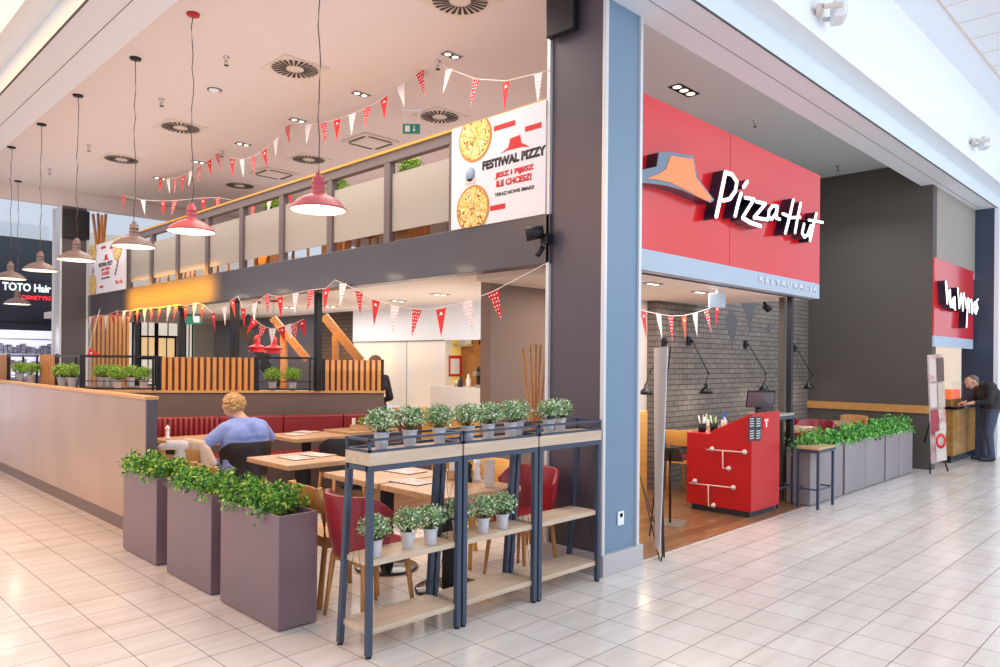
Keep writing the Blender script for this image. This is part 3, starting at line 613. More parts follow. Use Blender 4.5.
# ------------------------------------------------------------------ PENDANTS
def pendant(x, y, zc, zb, shade, canopy, label, seed, r=.215):
    t = thing('pendant_lamp', label, 'pendant lamp', (x, y, zb), 0, 'industrial pendant lamps')
    rg = random.Random(seed)
    bm = B(); lathe(bm, [(0, zc - zb), (.06, zc - zb), (.055, zc - zb - .02), (.0, zc - zb - .025)], 24); obj('ceiling_rose', bm, canopy, t)
    n = 14; pts = [(rg.gauss(0, .008) if 0 < k < n else 0, rg.gauss(0, .008) if 0 < k < n else 0, .26 + (zc - zb - .27) * k / n) for k in range(n + 1)]
    bm = B(); tube(bm, pts, .0045, 6); obj('cable', bm, 'cord', t)
    bm = B()
    lathe(bm, [(.0, .272), (.022, .270), (.024, .245), (.038, .240), (.042, .235), (.042, .205), (.049, .202), (.049, .192), (.042, .189), (.042, .172), (.049, .169), (.049, .159), (.044, .150), (.048, .118), (.075, .108), (.11, .094), (.15, .070), (r - .03, .042), (r - .008, .018), (r, .010), (r, .0), (r - .004, .0), (r - .010, .014), (r - .034, .036), (.11, .082), (.07, .098), (0, .102)], 40)
    sh = obj('shade', bm, shade, t)
    bm = B(); lathe(bm, [(0, .096), (.07, .092), (.11, .076), (r - .038, .032), (r - .014, .012), (r - .008, .003)], 40); obj('white_inner_face', bm, 'shadewhite', sh)
    bm = B(); sphere(bm, (0, 0, .07), .032, 2); obj('bulb', bm, 'bulb', t)
    l = light('POINT', (x, y, zb - .03), 5, (1, .84, .66), .10)
PX = -1.75
pendant(-1.72, 1.27, 4.85, 2.72, 'shaderose', 'redcan', 'rose pink pendant lamp nearest the camera, hanging in front of the gallery', 1, .205)
pendant(-1.73, 3.46, 4.85, 2.82, 'shaderose', 'redcan', 'rose pink pendant lamp with a red ceiling rose, second from the right', 2)
for k, (x, y, l) in enumerate([(-1.74, 4.92, 'first grey-brown pendant lamp left of the pink ones'), (-1.83, 6.61, 'second grey-brown pendant lamp in the row, in front of the far column'), (-1.84, 8.22, 'third grey-brown pendant lamp in the row'), (-1.86, 9.83, 'fourth grey-brown pendant lamp, cut by the left edge of the view')]):
    pendant(x, y, 4.85, 2.83, 'shadegrey', 'blackmetal', l, 5 + k)
pendant(-1.25, 12.3, 4.85, 2.60, 'shadegrey', 'blackmetal', 'farthest grey-brown pendant lamp, hanging lowest at the left edge', 15)
for u, v, w, l in ((283, 331, 12.5, 'left red pendant lamp deep under the gallery'), (252, 352, 11.8, 'large red pendant lamp deep under the gallery, left of the pair'), (274, 352, 11.8, 'large red pendant lamp deep under the gallery, right of the pair')):
    pass
for u, v, w, l in ((257, 352, 11.6, 'red pendant lamp under the gallery, left of the pair above the terrace pots'), (273.5, 353, 11.3, 'red pendant lamp under the gallery, right of the pair above the terrace pots')):
    a = aw(u, v, w); pendant(a.x, a.y, 2.54, a.z, 'shadered', 'redcan', l, int(u), .13)
# ------------------------------------------------------------------ ceiling fittings
def diffuser(x, y, label, s=.27, z=4.85):
    t = thing('ceiling_diffuser', label, 'air vent', (x, y, z), 0, 'square swirl air diffusers')
    bm = B(); bbox(bm, -s, -s, -.012, s, s, 0); obj('face_plate', bm, 'vent', t)
    bm = B()
    for k in range(24):
        a = 2 * PI * k / 24; d = Vector((math.cos(a + .12), math.sin(a + .12), 0)); n = Vector((-d.y, d.x, 0))
        p = Vector((math.cos(a), math.sin(a), 0)) * s * .36; q = p + d * s * .56; p.z = q.z = -.016
        bm.faces.new([bm.verts.new(x_) for x_ in (p + n * .009, p - n * .009, q - n * .019, q + n * .019)])
    obj('slots', bm, 'ventdark', t)
for x, y, l in ((-.42, 3.92, 'swirl air diffuser in the ceiling right of the near pendant cable row'), (-.46, 6.94, 'second swirl air diffuser along the pendant row'), (-.46, 9.3, 'third swirl air diffuser along the pendant row'), (-.19, 1.47, 'swirl air diffuser cut by the top edge of the view'),
                (1.71, 3.97, 'swirl air diffuser above the large banner'), (1.62, 7.08, 'swirl air diffuser beyond the near pink pendant cable'), (1.68, 9.6, 'farthest swirl air diffuser at the left end')): diffuser(x, y, l)
def cassette(x, y, label):
    t = thing('ceiling_cassette', label, 'air conditioner', (x, y, 4.85), 0, 'air conditioning cassettes')
    bm = B(); bbox(bm, -.3, -.3, -.03, .3, .3, 0); obj('housing', bm, 'vent', t, .01)
    bm = B(); bbox(bm, -.16, -.16, -.036, .16, .16, -.03)
    obj('grille', bm, 'ceil', t)
    bm = B()
    for k in range(4):
        R = Matrix.Rotation(k * PI / 2, 3, 'Z'); bbox(bm, -.2, .22, -.034, .2, .26, -.03, 0, R)
    obj('air_slots', bm, 'ventdark', t)
for x, y, l in ((1.73, 5.55, 'square air conditioning cassette nearest the large banner'), (1.67, 8.31, 'square air conditioning cassette farther along the gallery ceiling')): cassette(x, y, l)
def twin_spot(x, y, label, z=4.85, n=2, s=.052, rz=0):
    t = thing('recessed_spotlight', label, 'spotlight', (x, y, z), rz, 'recessed ceiling spotlights')
    L = s * n
    bm = B(); bbox(bm, -L - .012, -s - .012, -.008, L + .012, s + .012, 0); obj('frame', bm, 'chrome', t)
    bm = B(); bbox(bm, -L, -s, -.010, L, s, -.008); obj('dark_well', bm, 'blackmetal', t)
    for k in range(n):
        bm = B(); cx = (k - (n - 1) / 2) * 2 * s; lathe(bm, [(0, -.018), (s * .45, -.018), (s * .66, -.011), (s * .68, -.010)], 20, (cx, 0, 0)); obj('lamp', bm, 'bulbsoft', t)
for k, (x, y, l) in enumerate([(.54, 2.41, 'nearest the top of the large banner'), (.53, 4.05, 'above the second stretch of pennants'), (.51, 5.48, 'by the middle of the upper pennants'), (.51, 7.07, 'past the near pink pendant cable'), (.48, 8.56, 'above the far pennants'), (.45, 10.14, 'near the far end of the pennants')]):
    twin_spot(x, y, 'small twin recessed spotlight in the pink ceiling, ' + l)
twin_spot(3.08, 1.17, 'bright triple recessed spotlight in the grey ceiling over the red sign', n=3, s=.075)
twin_spot(5.4, 1.15, 'dim recessed spotlight farther along the grey ceiling over the red sign', n=1, s=.05) if False else None
def sprinkler(x, y, label, z=4.85):
    t = thing('sprinkler', label, 'sprinkler', (x, y, z), 0, 'ceiling sprinklers')
    bm = B(); lathe(bm, [(0, 0), (.035, 0), (.033, -.008), (.012, -.01), (.012, -.05), (0, -.05)], 16); obj('rose', bm, 'chrome', t)
    bm = B(); tube(bm, [(-.014, 0, -.045), (-.016, 0, -.075), (0, 0, -.09)], .004, 6); tube(bm, [(.014, 0, -.045), (.016, 0, -.075), (0, 0, -.09)], .004, 6); lathe(bm, [(0, -.088), (.026, -.09), (.026, -.094), (0, -.094)], 16); obj('deflector', bm, 'ventdark', t)
for x, y, l in ((-1.08, 4.18, 'sprinkler head in the pink ceiling between the pink pendant and the nearest diffuser'), (-1.07, 5.99, 'sprinkler head in the pink ceiling right of the first grey pendant cable'), (-1.07, 8.84, 'sprinkler head in the pink ceiling left of the second grey pendant cable'), (-1.09, 10.89, 'sprinkler head in the pink ceiling near its far left corner'),
                (.54, 2.63, 'sprinkler head holding the pennant string near the banner'), (.46, 7.67, 'sprinkler head in the middle of the upper pennants'), (4.67, 1.06, 'sprinkler head in the grey ceiling above the middle of the red sign'), (7.67, 1.10, 'sprinkler head in the grey ceiling near the dark wall')): sprinkler(x, y, l)
t = thing('smoke_detector', 'flat round disc set in the pink ceiling right of the pink pendant cable', 'detector', (-.75, 5.21, 4.85))
bm = B(); lathe(bm, [(0, -.02), (.05, -.018), (.065, -.008), (.065, 0), (0, 0)], 24); obj('body', bm, 'white', t)
bm = B(); lathe(bm, [(.066, -.004), (.085, -.006), (.085, -.001), (.066, -.001)], 24); obj('rim', bm, 'letterside', t)
a = az(411, 128, 4.7)
t = thing('exit_sign', 'green emergency exit sign with arrow hanging from the ceiling above the gallery', 'sign', az(411.5, 129, 4.60), math.radians(-45))
bm = B(); bbox(bm, -.11, -.015, -.06, .11, .015, .06); obj('sign_face', bm, 'greensign', t)
bm = B(); bbox(bm, .03, -.018, -.01, .04, -.015, .04); prism(bm, [(.015, -.018, -.01), (.055, -.018, -.01), (.035, -.018, -.04)], (0, .003, 0)); bbox(bm, -.08, -.018, -.04, -.02, -.015, .04); obj('pictogram', bm, 'white', t)
bm = B(); bbox(bm, -.10, -.01, .06, -.09, .01, .24); bbox(bm, .09, -.01, .06, .10, .01, .24); bbox(bm, -.13, -.03, .235, .13, .03, .25); obj('bracket', bm, 'white', t)
a = aw(196, 319, 15)
t = thing('exit_sign', 'green emergency exit sign hanging under the gallery beside the grey panel', 'sign', a, math.radians(-45))
bm = B(); bbox(bm, -.30, -.02, -.11, .12, .02, .11); obj('sign_face', bm, 'greensign', t)
bm = B(); bbox(bm, -.04, -.024, -.07, .08, -.02, .07); obj('pictogram', bm, 'white', t)
bm = B(); bbox(bm, -.1, -.01, .11, .0, .01, 2.70 - a.z - .155); obj('bracket', bm, 'white', t)
# ------------------------------------------------------------------ PENNANTS
def flagmesh(kind):
    bm = B(); w, h = .074, .27
    prism(bm, [(-w, 0, 0), (w, 0, 0), (.002, 0, -h)], (0, .0015, 0))
    if kind in ('flagred', 'flagorange'):
        for y in (-.001, .0018): prism(bm, [(a * .038, y, -.055 + b * .036) for a, b in HAT], (0, .0006, 0), 1)
    me = bpy.data.meshes.new('pennant'); bmesh.ops.recalc_face_normals(bm, faces=bm.faces); bm.to_mesh(me); bm.free()
    me.materials.append(M[kind]); me.materials.append(M['white']); return me
FM = {k: flagmesh('flag' + n) for k, n in (('r', 'red'), ('d', 'dots'), ('w', 'white'), ('o', 'orange'))}
def bunting(pts, flags, label, depth, sc=1, group=None):
    """pts: string corners as picture column,row; flags: (column,row,kind); depth(u,v) gives the real point"""
    t = thing('bunting', label, 'bunting', (0, 0, 0))
    allp = sorted([(u, v) for u, v in pts] + [(u, v) for u, v, k in flags]); P = [depth(u, v) for u, v in allp]
    bm = B(); tube(bm, P, .004, 5); obj('string', bm, 'stringm', t)
    rg = random.Random(len(flags))
    for u, v, k in flags:
        i = allp.index((u, v)); p = P[i]; a = P[max(i - 1, 0)]; b = P[min(i + 1, len(P) - 1)]; d = (b - a); d.z *= .5; d.normalize()
        o = bpy.data.objects.new('pennant', FM[k]); COL.objects.link(o); o.parent = t
        n = Vector((-d.y, d.x, 0)).normalized(); z = d.cross(n); z = -z if z.z < 0 else z
        y = z.cross(d); R = Matrix((d, y, z)).transposed().to_4x4()
        o.matrix_world = Matrix.Translation(p) @ R @ Matrix.Rotation(rg.uniform(-.12, .12), 4, 'Y') @ Matrix.Rotation(rg.uniform(-.2, .2), 4, 'X') @ Matrix.Scale(sc, 4)
def dz(tab):                                            # piecewise-linear depth along the string
    def f(u, v):
        for (u0, w0), (u1, w1) in zip(tab[:-1], tab[1:]):
            if u0 <= u <= u1: return aw(u, v, w0 + (w1 - w0) * (u - u0) / (u1 - u0))
        return aw(u, v, tab[0][1] if u < tab[0][0] else tab[-1][1])
    return f
bunting([(437.5, 61), (550, 70)], [(449, 69, 'w'), (476, 79, 'd'), (506, 81, 'r'), (538, 73.5, 'w')], 'upper pennant string between the sprinkler and the near column', dz([(437, 7.9), (550, 6.0)]))
bunting([(437, 61), (292, 122)], [(419.5, 72, 'd'), (400.5, 85, 'w'), (384, 98, 'r'), (367.5, 107, 'd'), (352, 114, 'w'), (337, 119.5, 'r'), (323, 123, 'd'), (308.5, 124.5, 'w')], 'upper pennant string in the middle, above the gallery glass', dz([(292, 9.95), (437, 7.9)]))
bunting([(222, 151.5), (292, 122)], [(287, 126, 'd'), (276, 139, 'w'), (264, 150, 'r'), (253, 157, 'd'), (242, 159.5, 'w'), (232, 158.5, 'r')], 'upper pennant string left of the near pink pendant cable', dz([(222, 11.4), (292, 9.95)]))
bunting([(222, 151.5), (160, 178)], [(217, 154, 'd'), (209, 160, 'r'), (199, 167, 'd'), (191, 171, 'w'), (183, 176, 'r'), (175, 178, 'd'), (168, 178.5, 'w'), (161, 178, 'r')], 'farthest upper pennant string, near the far end of the ceiling', dz([(160, 13), (222, 11.4)]))
bunting([(118, 194), (300, 186)], [(124, 196, 'd'), (143, 200, 'w'), (163, 201, 'r'), (175, 200.5, 'd'), (203, 198, 'r'), (218, 197.5, 'd'), (253, 204, 'd'), (270, 197, 'w'), (291, 189.5, 'r')], 'pennant string hanging above the gallery floor behind the glass', dz([(118, 13.6), (300, 10.6)]))
XB = -.045
front = lambda u, v: ax(u, v, XB)
bunting([(549, 262), (335, 280)], [(493, 291.5, 'd'), (467, 301.5, 'w'), (441, 308.5, 'r'), (417, 309.5, 'd'), (395, 306, 'w'), (376, 300, 'r'), (359, 291, 'd'), (343, 283.5, 'w')], 'lower pennant string from the near column to the middle of the beam', front)
bunting([(335, 280), (238, 296)], [(326, 288.5, 'r'), (311, 290, 'd'), (295.5, 293, 'w'), (280, 297, 'r'), (267, 294.5, 'd'), (255, 303, 'w'), (243, 308.5, 'r')], 'lower pennant string over the middle posts, red and white', front)
bunting([(238, 296), (84, 312)], [(232, 299.5, 'o'), (224.5, 306.5, 'w'), (213, 313, 'r'), (202.5, 304.6, 'o'), (195, 303, 'w'), (185.5, 306, 'r'), (176.5, 304.6, 'o'), (169, 306, 'w'), (160, 307.6, 'o'), (151, 308, 'd'), (144.5, 308.5, 'w'), (137.5, 309, 'o'), (131, 311, 'd'), (124, 311, 'w'), (117, 311, 'o'), (111.5, 313, 'r'), (105.5, 316, 'w'), (100, 315, 'o'), (95.5, 315.5, 'd'), (90.5, 317, 'w'), (85, 314.5, 'd')], 'lower pennant string at the far left end of the beam, many small flags', front)
bunting([(252, 308), (304, 319)], [(255, 320, 'r'), (263, 326.5, 'd'), (272.5, 328.8, 'w'), (281.5, 327, 'r'), (288.5, 324.5, 'w'), (294, 324, 'd'), (301, 320.5, 'r')], 'short pennant string under the gallery above the red pendant lamps', dz([(252, 10.9), (304, 10.6)]), .9)
bunting([(636, 306), (724, 302)], [(643, 311, 'r'), (658.5, 314, 'w'), (671, 316, 'd'), (684, 315.5, 'o'), (695, 313, 'w'), (706, 309.5, 'd'), (717.5, 305, 'r')], 'pennant string in front of the brick wall under the entrance ceiling', dz([(636, 7.0), (724, 9.0)]))
bunting([(83, 378), (100, 309)], [(88, 352, 'r')], 'single red pennant on a slanting string beside the far column', dz([(83, 12.4), (100, 12.4)]))
# ------------------------------------------------------------------ SIGN over the entrance
bm = B(); bbox(bm, .5, .17, 2.62, 4.58, .36, 3.95)
tsg = thing('restaurant_sign', 'large red restaurant sign over the entrance with hat emblem and white script lettering', 'sign', (0, 0, 0))
obj('red_panel', bm, 'signred', tsg, .003)
bm = B(); bbox(bm, .5, .17, 2.44, 4.58, .36, 2.62); obj('grey_band', bm, 'signband', tsg)
bm = B(); bbox(bm, 2.3, .168, 2.62, 2.304, .171, 3.95); obj('panel_joint', bm, 'counterred', tsg)
a = ay(758.5, 286.5, .17); b = ay(816, 300, .17)
textmesh('small_lettering', 'R E S T A U R A C J A', 'white', (a.x, .168, 2.49), (1, 0, 0), (0, 0, 1), .085, b.x - a.x, .012, .01, tsg)
def strokes(plane_y, fn, sts, r, depth, name, parent, back):
    """brush letters: rounded strokes given as picture points, built standing off the panel at plane_y"""
    bmw = B(); bms = B(); k = 0
    for st in sts:
        rr = r * (st[0] if isinstance(st[0], (int, float)) else 1); pp = st[1:] if isinstance(st[0], (int, float)) else st
        P = [fn(*q) for q in pp]
        for a, b in zip(P[:-1], P[1:]):
            d = (b - a); d.y = 0; L = d.length
            if L < 1e-5: continue
            d.normalize(); n = Vector((-d.z, 0, d.x)); out = []
            for j in range(9): t_ = PI / 2 + PI * j / 8; out.append(a + d * math.cos(t_) * rr + n * math.sin(t_) * rr)
            for j in range(9): t_ = -PI / 2 + PI * j / 8; out.append(b + d * math.cos(t_) * rr + n * math.sin(t_) * rr)
            for q in out: q.y = plane_y
            k += 1; e = Vector((0, -.0006 * (k % 7), 0))
            prism(bmw, [q + e for q in out], (0, .012, 0)); prism(bms, [q + Vector((0, .012, 0)) + (q - (a + b) / 2).normalized() * .004 for q in out], (0, depth, 0))
    g = obj(name, bmw, 'letterwhite', parent); obj('letter_sides', bms, back, g)
DL = .115
LY = .17 - DL - .012
PZ = lambda x, y: ay(640 + x / 5, 130 + y / 5, LY)
strokes(LY, PZ, [[1.35, (430, 212), (408, 320), (384, 430)], [1.1, (430, 212), (462, 222), (486, 258), (478, 305), (450, 345), (420, 352)],
    [1.15, (508, 318), (492, 370), (478, 428)], [1.1, (538, 258), (520, 284)],
    [.95, (528, 338), (572, 346)], [.95, (572, 346), (515, 436)], [1.15, (515, 440), (552, 462), (605, 480)],
    [.95, (585, 358), (630, 368)], [.95, (630, 368), (573, 436)], [1.0, (573, 438), (640, 448)],
    [.95, (688, 382), (664, 378), (646, 404), (644, 436), (660, 446), (680, 420), (690, 384)], [.95, (688, 386), (684, 440), (700, 446)],
    [1.0, (768, 350), (750, 430), (728, 515)], [1.0, (806, 366), (790, 440), (778, 512)], [.9, (716, 418), (760, 438), (802, 436)],
    [.95, (822, 470), (812, 515), (824, 536), (842, 520), (856, 478)], [.9, (856, 478), (850, 530)], [1.0, (884, 418), (868, 480), (852, 552)], [.85, (846, 450), (915, 462)]], .0165, DL, 'script_letters', tsg, 'letterside')
HF = lambda x, y, yy: ay(640 + x / 5, 130 + y / 5, yy)
hatout = [(-45, 262), (-12, 236), (8, 200), (85, 182), (95, 112), (150, 110), (268, 128), (288, 236), (320, 280), (372, 350), (352, 364), (300, 340), (210, 300), (130, 277), (50, 266)]
hatin = [(34, 243), (90, 222), (128, 196), (152, 131), (262, 145), (276, 238), (306, 278), (354, 342), (346, 358), (318, 348), (240, 306), (150, 262), (80, 246)]
bm = B(); prism(bm, [HF(x, y, .17 - DL) for x, y in hatout], (0, .01, 0)); g = obj('hat_emblem', bm, 'hatgrey', tsg)
bm = B(); prism(bm, [HF(x, y, .17 - DL) + Vector((0, .01, 0)) for x, y in hatout], (0, DL - .01, 0)); obj('emblem_sides', bm, 'letterside', g)
bm = B(); prism(bm, [HF(x, y, .17 - DL) + Vector((0, -.008, 0)) for x, y in hatin], (0, .008, 0)); obj('emblem_face', bm, 'hatorange', g)
# kiosk sign
tk = thing('kiosk_sign', 'red and white takeaway sign with white script lettering above the kiosk hatch', 'sign', (0, 0, 0))
a = ay(974, 270, -.12).x
bm = B(); bbox(bm, 8.34, -.125, 2.10, 10.8, -.1, 3.32); obj('red_panel', bm, 'signred', tk)
bm = B(); bbox(bm, 8.34, -.125, 1.93, 10.8, -.1, 2.10); obj('grey_band', bm, 'signband', tk)
NZ = lambda x, y: ay(920 + x / 6.06, 250 + y / 6.06, -.25)
strokes(-.25, NZ, [[(168, 325), (158, 190)], [(158, 190), (188, 345)], [(188, 345), (184, 240)], [(212, 285), (198, 300), (196, 345), (208, 350), (213, 290)], [(213, 290), (216, 362)],
    [(232, 232), (240, 352)], [(240, 352), (252, 262)], [(252, 262), (262, 368)], [(262, 368), (268, 262)], [(276, 290), (284, 352)], [(294, 292), (288, 400), (284, 468)],
    [(302, 300), (302, 378)], [(302, 315), (314, 300), (318, 386)], [(332, 316), (324, 345), (332, 378), (342, 352), (332, 316)], [(354, 298), (342, 312), (352, 350), (340, 388)]], .012, .12, 'script_letters', tk, 'letterside')
# ================================================================== FURNITURE
def table(x0, y0, x1, y1, label, z=.75, top='tabletop', rz=0, group='pedestal dining tables', ped=True):
    hx, hy_ = (x1 - x0) / 2, (y1 - y0) / 2
    t = thing('dining_table', label, 'table', ((x0 + x1) / 2, (y0 + y1) / 2, 0 if z < 1.5 else z - .75), rz, group); z = .75
    bm = B(); bbox(bm, -hx, -hy_, z - .042, hx, hy_, z); obj('tabletop', bm, top, t, .004)
    bm = B(); bbox(bm, -.04, -.04, .02, .04, .04, z - .042); obj('pedestal', bm, 'blackmetal', t, .004)
    bm = B(); bbox(bm, -.2, -.03, z - .06, .2, .03, z - .042); bbox(bm, -.03, -.2, z - .06, .03, .2, z - .042); obj('top_bracket', bm, 'blackmetal', t)
    bm = B(); lathe(bm, [(0, .03), (.06, .028), (.24, .02), (.25, .014), (.25, .0), (0, 0)], 36); obj('round_base', bm, 'blackgloss', t)
    return t
def wood_chair(label, seatm='oak', m='oakv'):
    t = thing('wooden_chair', label, 'chair')
    def leg(p, q, a, b):
        bm = B(); tube(bm, [p, Vector(p).lerp(Vector(q), .5), q], a, 10, r2=b); obj('leg', bm, m, t)
    for s in (-1, 1):
        bm = B(); tube(bm, [(-.245, s * .19, 0), (-.205, s * .19, .42), (-.215, s * .19, .60), (-.25, s * .195, .80)], .020, 10, r2=.017); obj('leg', bm, m, t)
        leg((.20, s * .19, 0), (.185, s * .185, .43), .017, .021)
    bm = B(); n = 14; ring = []
    for k in range(n + 1):                                   # curved plywood back
        a = (k / n - .5) * 1.5; y = math.sin(a) * .30; x = -.145 - math.cos(a) * .135
        edge = abs(k / n - .5) * 2; z0 = .615 + .02 * edge; z1 = .815 - .015 * edge ** 3
        ring.append([Vector((x + dx - dz_ * .15, y * (1), z)) for dx, z, dz_ in ((0, z0, 0), (-.0, z1, .2), (-.016, z1, .2), (-.016, z0, 0))])
    vs = [[bm.verts.new(p) for p in r] for r in ring]
    for a, b in zip(vs[:-1], vs[1:]):
        for j in range(4): f = bm.faces.new((a[j], a[(j + 1) % 4], b[(j + 1) % 4], b[j])); f.smooth = True
    bm.faces.new(vs[0]); bm.faces.new(vs[-1]); obj('backrest', bm, m, t, .003)
    bm = B(); out = []
    for x, y in ((-.20, -.17), (-.20, .17), (-.1, .205), (.15, .215), (.20, .19), (.215, .1), (.215, -.1), (.20, -.19), (.15, -.215), (-.1, -.205)): out.append((x, y, .44))
    prism(bm, out, (0, 0, .022)); obj('seat', bm, seatm, t, .006)
    bm = B()
    for s in (-1, 1): bar(bm, (-.19, s * .18, .415), (.18, s * .18, .415), .02, .05)
    bar(bm, (-.19, -.18, .415), (-.19, .18, .415), .02, .05); bar(bm, (.18, -.18, .415), (.18, .18, .415), .02, .05); obj('seat_frame', bm, m, t)
    return t
def shell_chair(label, leather, m='oakv'):
    t = thing('upholstered_chair', label, 'chair')
    for sx in (-1, 1):
        for s in (-1, 1): bm = B(); tube(bm, [(sx * .17, s * .16, .40), (sx * .205, s * .2, 0)], .02, 10, r2=.012); obj('leg', bm, m, t)
    bm = B()
    for s in (-1, 1): bar(bm, (-.17, s * .165, .395), (.18, s * .165, .395), .022, .055); bar(bm, (s * .17, -.165, .395), (s * .17, .165, .395), .022, .055)
    obj('seat_frame', bm, m, t)
    bm = B(); prism(bm, [(.25 * math.cos(a) * (.92 if math.cos(a) > 0 else .85), .235 * math.sin(a), .42) for a in [2 * PI * k / 28 for k in range(28)]], (0, 0, .065)); obj('seat_cushion', bm, leather, t, .02)
    bm = B(); n = 24; rows = []
    for k in range(n + 1):
        a = PI + (k / n - .5) * 2.9; e = abs(k / n - .5) * 2; top = .81 - .16 * max(0, e - .62) ** 1.5 / .4
        r0, r1 = .20, .275; col_ = []
        for dr, z in ((.0, .41), (.02, .5), (.045, .62), (.06, top), (.09, top), (.075, .62), (.05, .5), (.03, .41)):
            r = r0 + dr; col_.append(bm.verts.new((r * math.cos(a) * (.98) - .01, r * math.sin(a), z + (.0 if z < .7 else 0))))
        rows.append(col_)
    for a, b in zip(rows[:-1], rows[1:]):
        for j in range(8): f = bm.faces.new((a[j], a[(j + 1) % 8], b[(j + 1) % 8], b[j])); f.smooth = True
    bm.faces.new(rows[0]); bm.faces.new(rows[-1]); obj('back_shell', bm, leather, t, .006)
    return t
WC = wood_chair('placeholder'); YC = wood_chair('placeholder', 'redleather', 'yellowwood'); RC = shell_chair('placeholder', 'redleather'); BC = shell_chair('placeholder', 'blackleather')
seen = set()
def chair(src, x, y, deg, label, z=0, group=None):
    if id(src) not in seen and src.name not in seen:
        seen.add(src.name); src.location = (x, y, z); src.rotation_euler = (0, 0, math.radians(deg)); src['label'] = label
        if group: src['group'] = group
        return src
    return dup(src, (x, y, z), math.radians(deg), label, group)
GW, GR, GB = 'oak chairs with curved backs', 'red leather shell chairs', 'black leather shell chairs'
table(-1.39, .98, -.68, 1.70, 'oak pedestal table behind the near shelf unit with two menus on it')
table(-1.39, .22, -.68, .95, 'oak pedestal table close behind the middle shelf unit, white pepper mill on it')
table(-1.42, 2.20, -.75, 2.95, 'oak pedestal table with menus beyond the nearest oak chair')
table(-.32, 4.0, .38, 4.75, 'oak pedestal table with menus in front of the red banquette')
table(.55, 4.25, 1.3, 4.85, 'oak pedestal table with a planted box, farther right along the red banquette')
table(-1.45, 4.35, -.62, 5.15, 'oak pedestal table the woman in blue sits at')
chair(WC, -1.68, 1.03, -4, 'oak chair with curved back beside the nearest purple planter', 0, GW)
chair(RC, -1.76, .54, 2, 'red leather shell chair just behind the near shelf unit', 0, GR)
chair(RC, -.37, .50, 184, 'red leather shell chair behind the middle shelf unit, right side of the table', 0, GR)
chair(BC, -1.03, 3.84, 95, 'black leather shell chair the woman in blue sits on', 0, GB)
chair(BC, -.04, 3.52, 82, 'black leather shell chair with its back to us at the table by the banquette', 0, GB)
chair(WC, -1.05, 1.93, 90, 'oak chair pushed in at the near side of the middle oak table', 0, GW) if False else None
chair(WC, -1.78, 2.42, 0, 'oak chair behind the middle purple planter, mostly hidden', 0, GW)
chair(WC, -1.72, 3.70, 60, 'oak chair under the bag and coat beside the partition end', 0, GW)
chair(YC, -.40, 1.04, 182, 'yellow wooden chair with red seat on the far side of the pepper mill table', 0, 'yellow wooden chairs with red seats')
chair(YC, 3.72, 1.42, 4, 'yellow wooden chair with red seat left of the red reception desk', 0, 'yellow wooden chairs with red seats')
# right-hand dining area
table(4.05, 1.08, 4.75, 1.76, 'oak table against the brick wall behind the red reception desk')
table(5.35, .75, 6.05, 1.4, 'oak table behind the planters just right of the black post')
table(6.75, .75, 7.45, 1.4, 'oak table behind the planters near the dark wall')
chair(RC, 6.38, .95, 180, 'red leather shell chair behind the first planters of the right row', 0, GR)
chair(RC, 6.42, 1.48, 190, 'red leather shell chair against the brick wall behind the right planters', 0, GR)
chair(WC, 7.80, .95, 180, 'oak chair nearest the dark wall behind the right planters', 0, GW)
chair(WC, 5.0, 1.45, 180, 'oak chair behind the red reception desk', 0, GW)
# gallery furniture seen below the frosted panels
for k, (x, y) in enumerate([(.75, 2.6), (.75, 4.9), (.75, 7.3)]):
    table(x, y, x + .6, y + .7, 'oak table up on the gallery, %s' % ['nearest the large banner', 'in the middle of the gallery', 'toward the far end of the gallery'][k], z=3.60)
for k, (x, y, r) in enumerate([(.55, 2.35, 90), (.55, 3.6, 265), (.9, 4.5, 80), (.6, 5.85, 270), (.75, 6.9, 85), (.6, 8.3, 270), (.7, 9.2, 60), (.7, 10.1, 90)]):
    chair(WC, x, y, r, 'oak chair on the gallery, place %s counted from the large banner' % ['one', 'two', 'three', 'four', 'five', 'six', 'seven', 'eight'][k], 2.85, 'chairs up on the gallery')
for k, (u, v, w) in enumerate([(411, 166, 7.9), (337, 184, 9.6), (271, 203, 11.6)]):
    a = aw(u, v, w); put_plant((a.x, a.y, a.z - .28), 'green bucket plant showing above the gallery glass, %s' % ['nearest the large banner', 'above the near pink pendant', 'between the two pink pendants'][k], 'plants up on the gallery', 'y', k, 1.7)
    bm = B(); bbox(bm, -.14, -.14, 0, .14, .14, a.z - .28 - 2.85 ); o = obj('plant_plinth', bm, 'oakv', loc=(a.x, a.y, 2.85), bevel=.004); tag(o, 'wooden plinth under the gallery plant %s' % ['nearest the large banner', 'above the near pink pendant', 'between the pink pendants'][k], 'plinth')
# menus, pepper mills, table boxes
def menu(p, rz, label, s=(.21, .30)):
    t = thing('menu', label, 'menu', p, rz, 'menus lying on tables')
    bm = B(); bbox(bm, -s[0] / 2, -s[1] / 2, 0, s[0] / 2, s[1] / 2, .004); obj('cover', bm, 'blackmetal', t)
    bm = B(); bbox(bm, -s[0] / 2 + .006, -s[1] / 2 + .006, .004, s[0] / 2 - .006, s[1] / 2 - .006, .006); obj('printed_page', bm, 'menu', t)
for (u, v, z, r, l) in ((405, 471.5, .75, .1, 'menu lying flat on the near oak table, farther one'), (413, 482, .75, .1, 'menu lying flat on the near oak table, closer one'), (296, 458, .75, .0, 'menu lying flat on the middle oak table, left'), (318, 455, .75, .2, 'menu lying flat on the middle oak table, right'),
                        (295, 434.5, .75, .1, 'menu lying flat on the table by the banquette, left'), (306, 432, .75, .3, 'menu lying flat on the table by the banquette, right')):
    a = az(u, v, z + .001); menu((a.x, a.y, z), r, l)
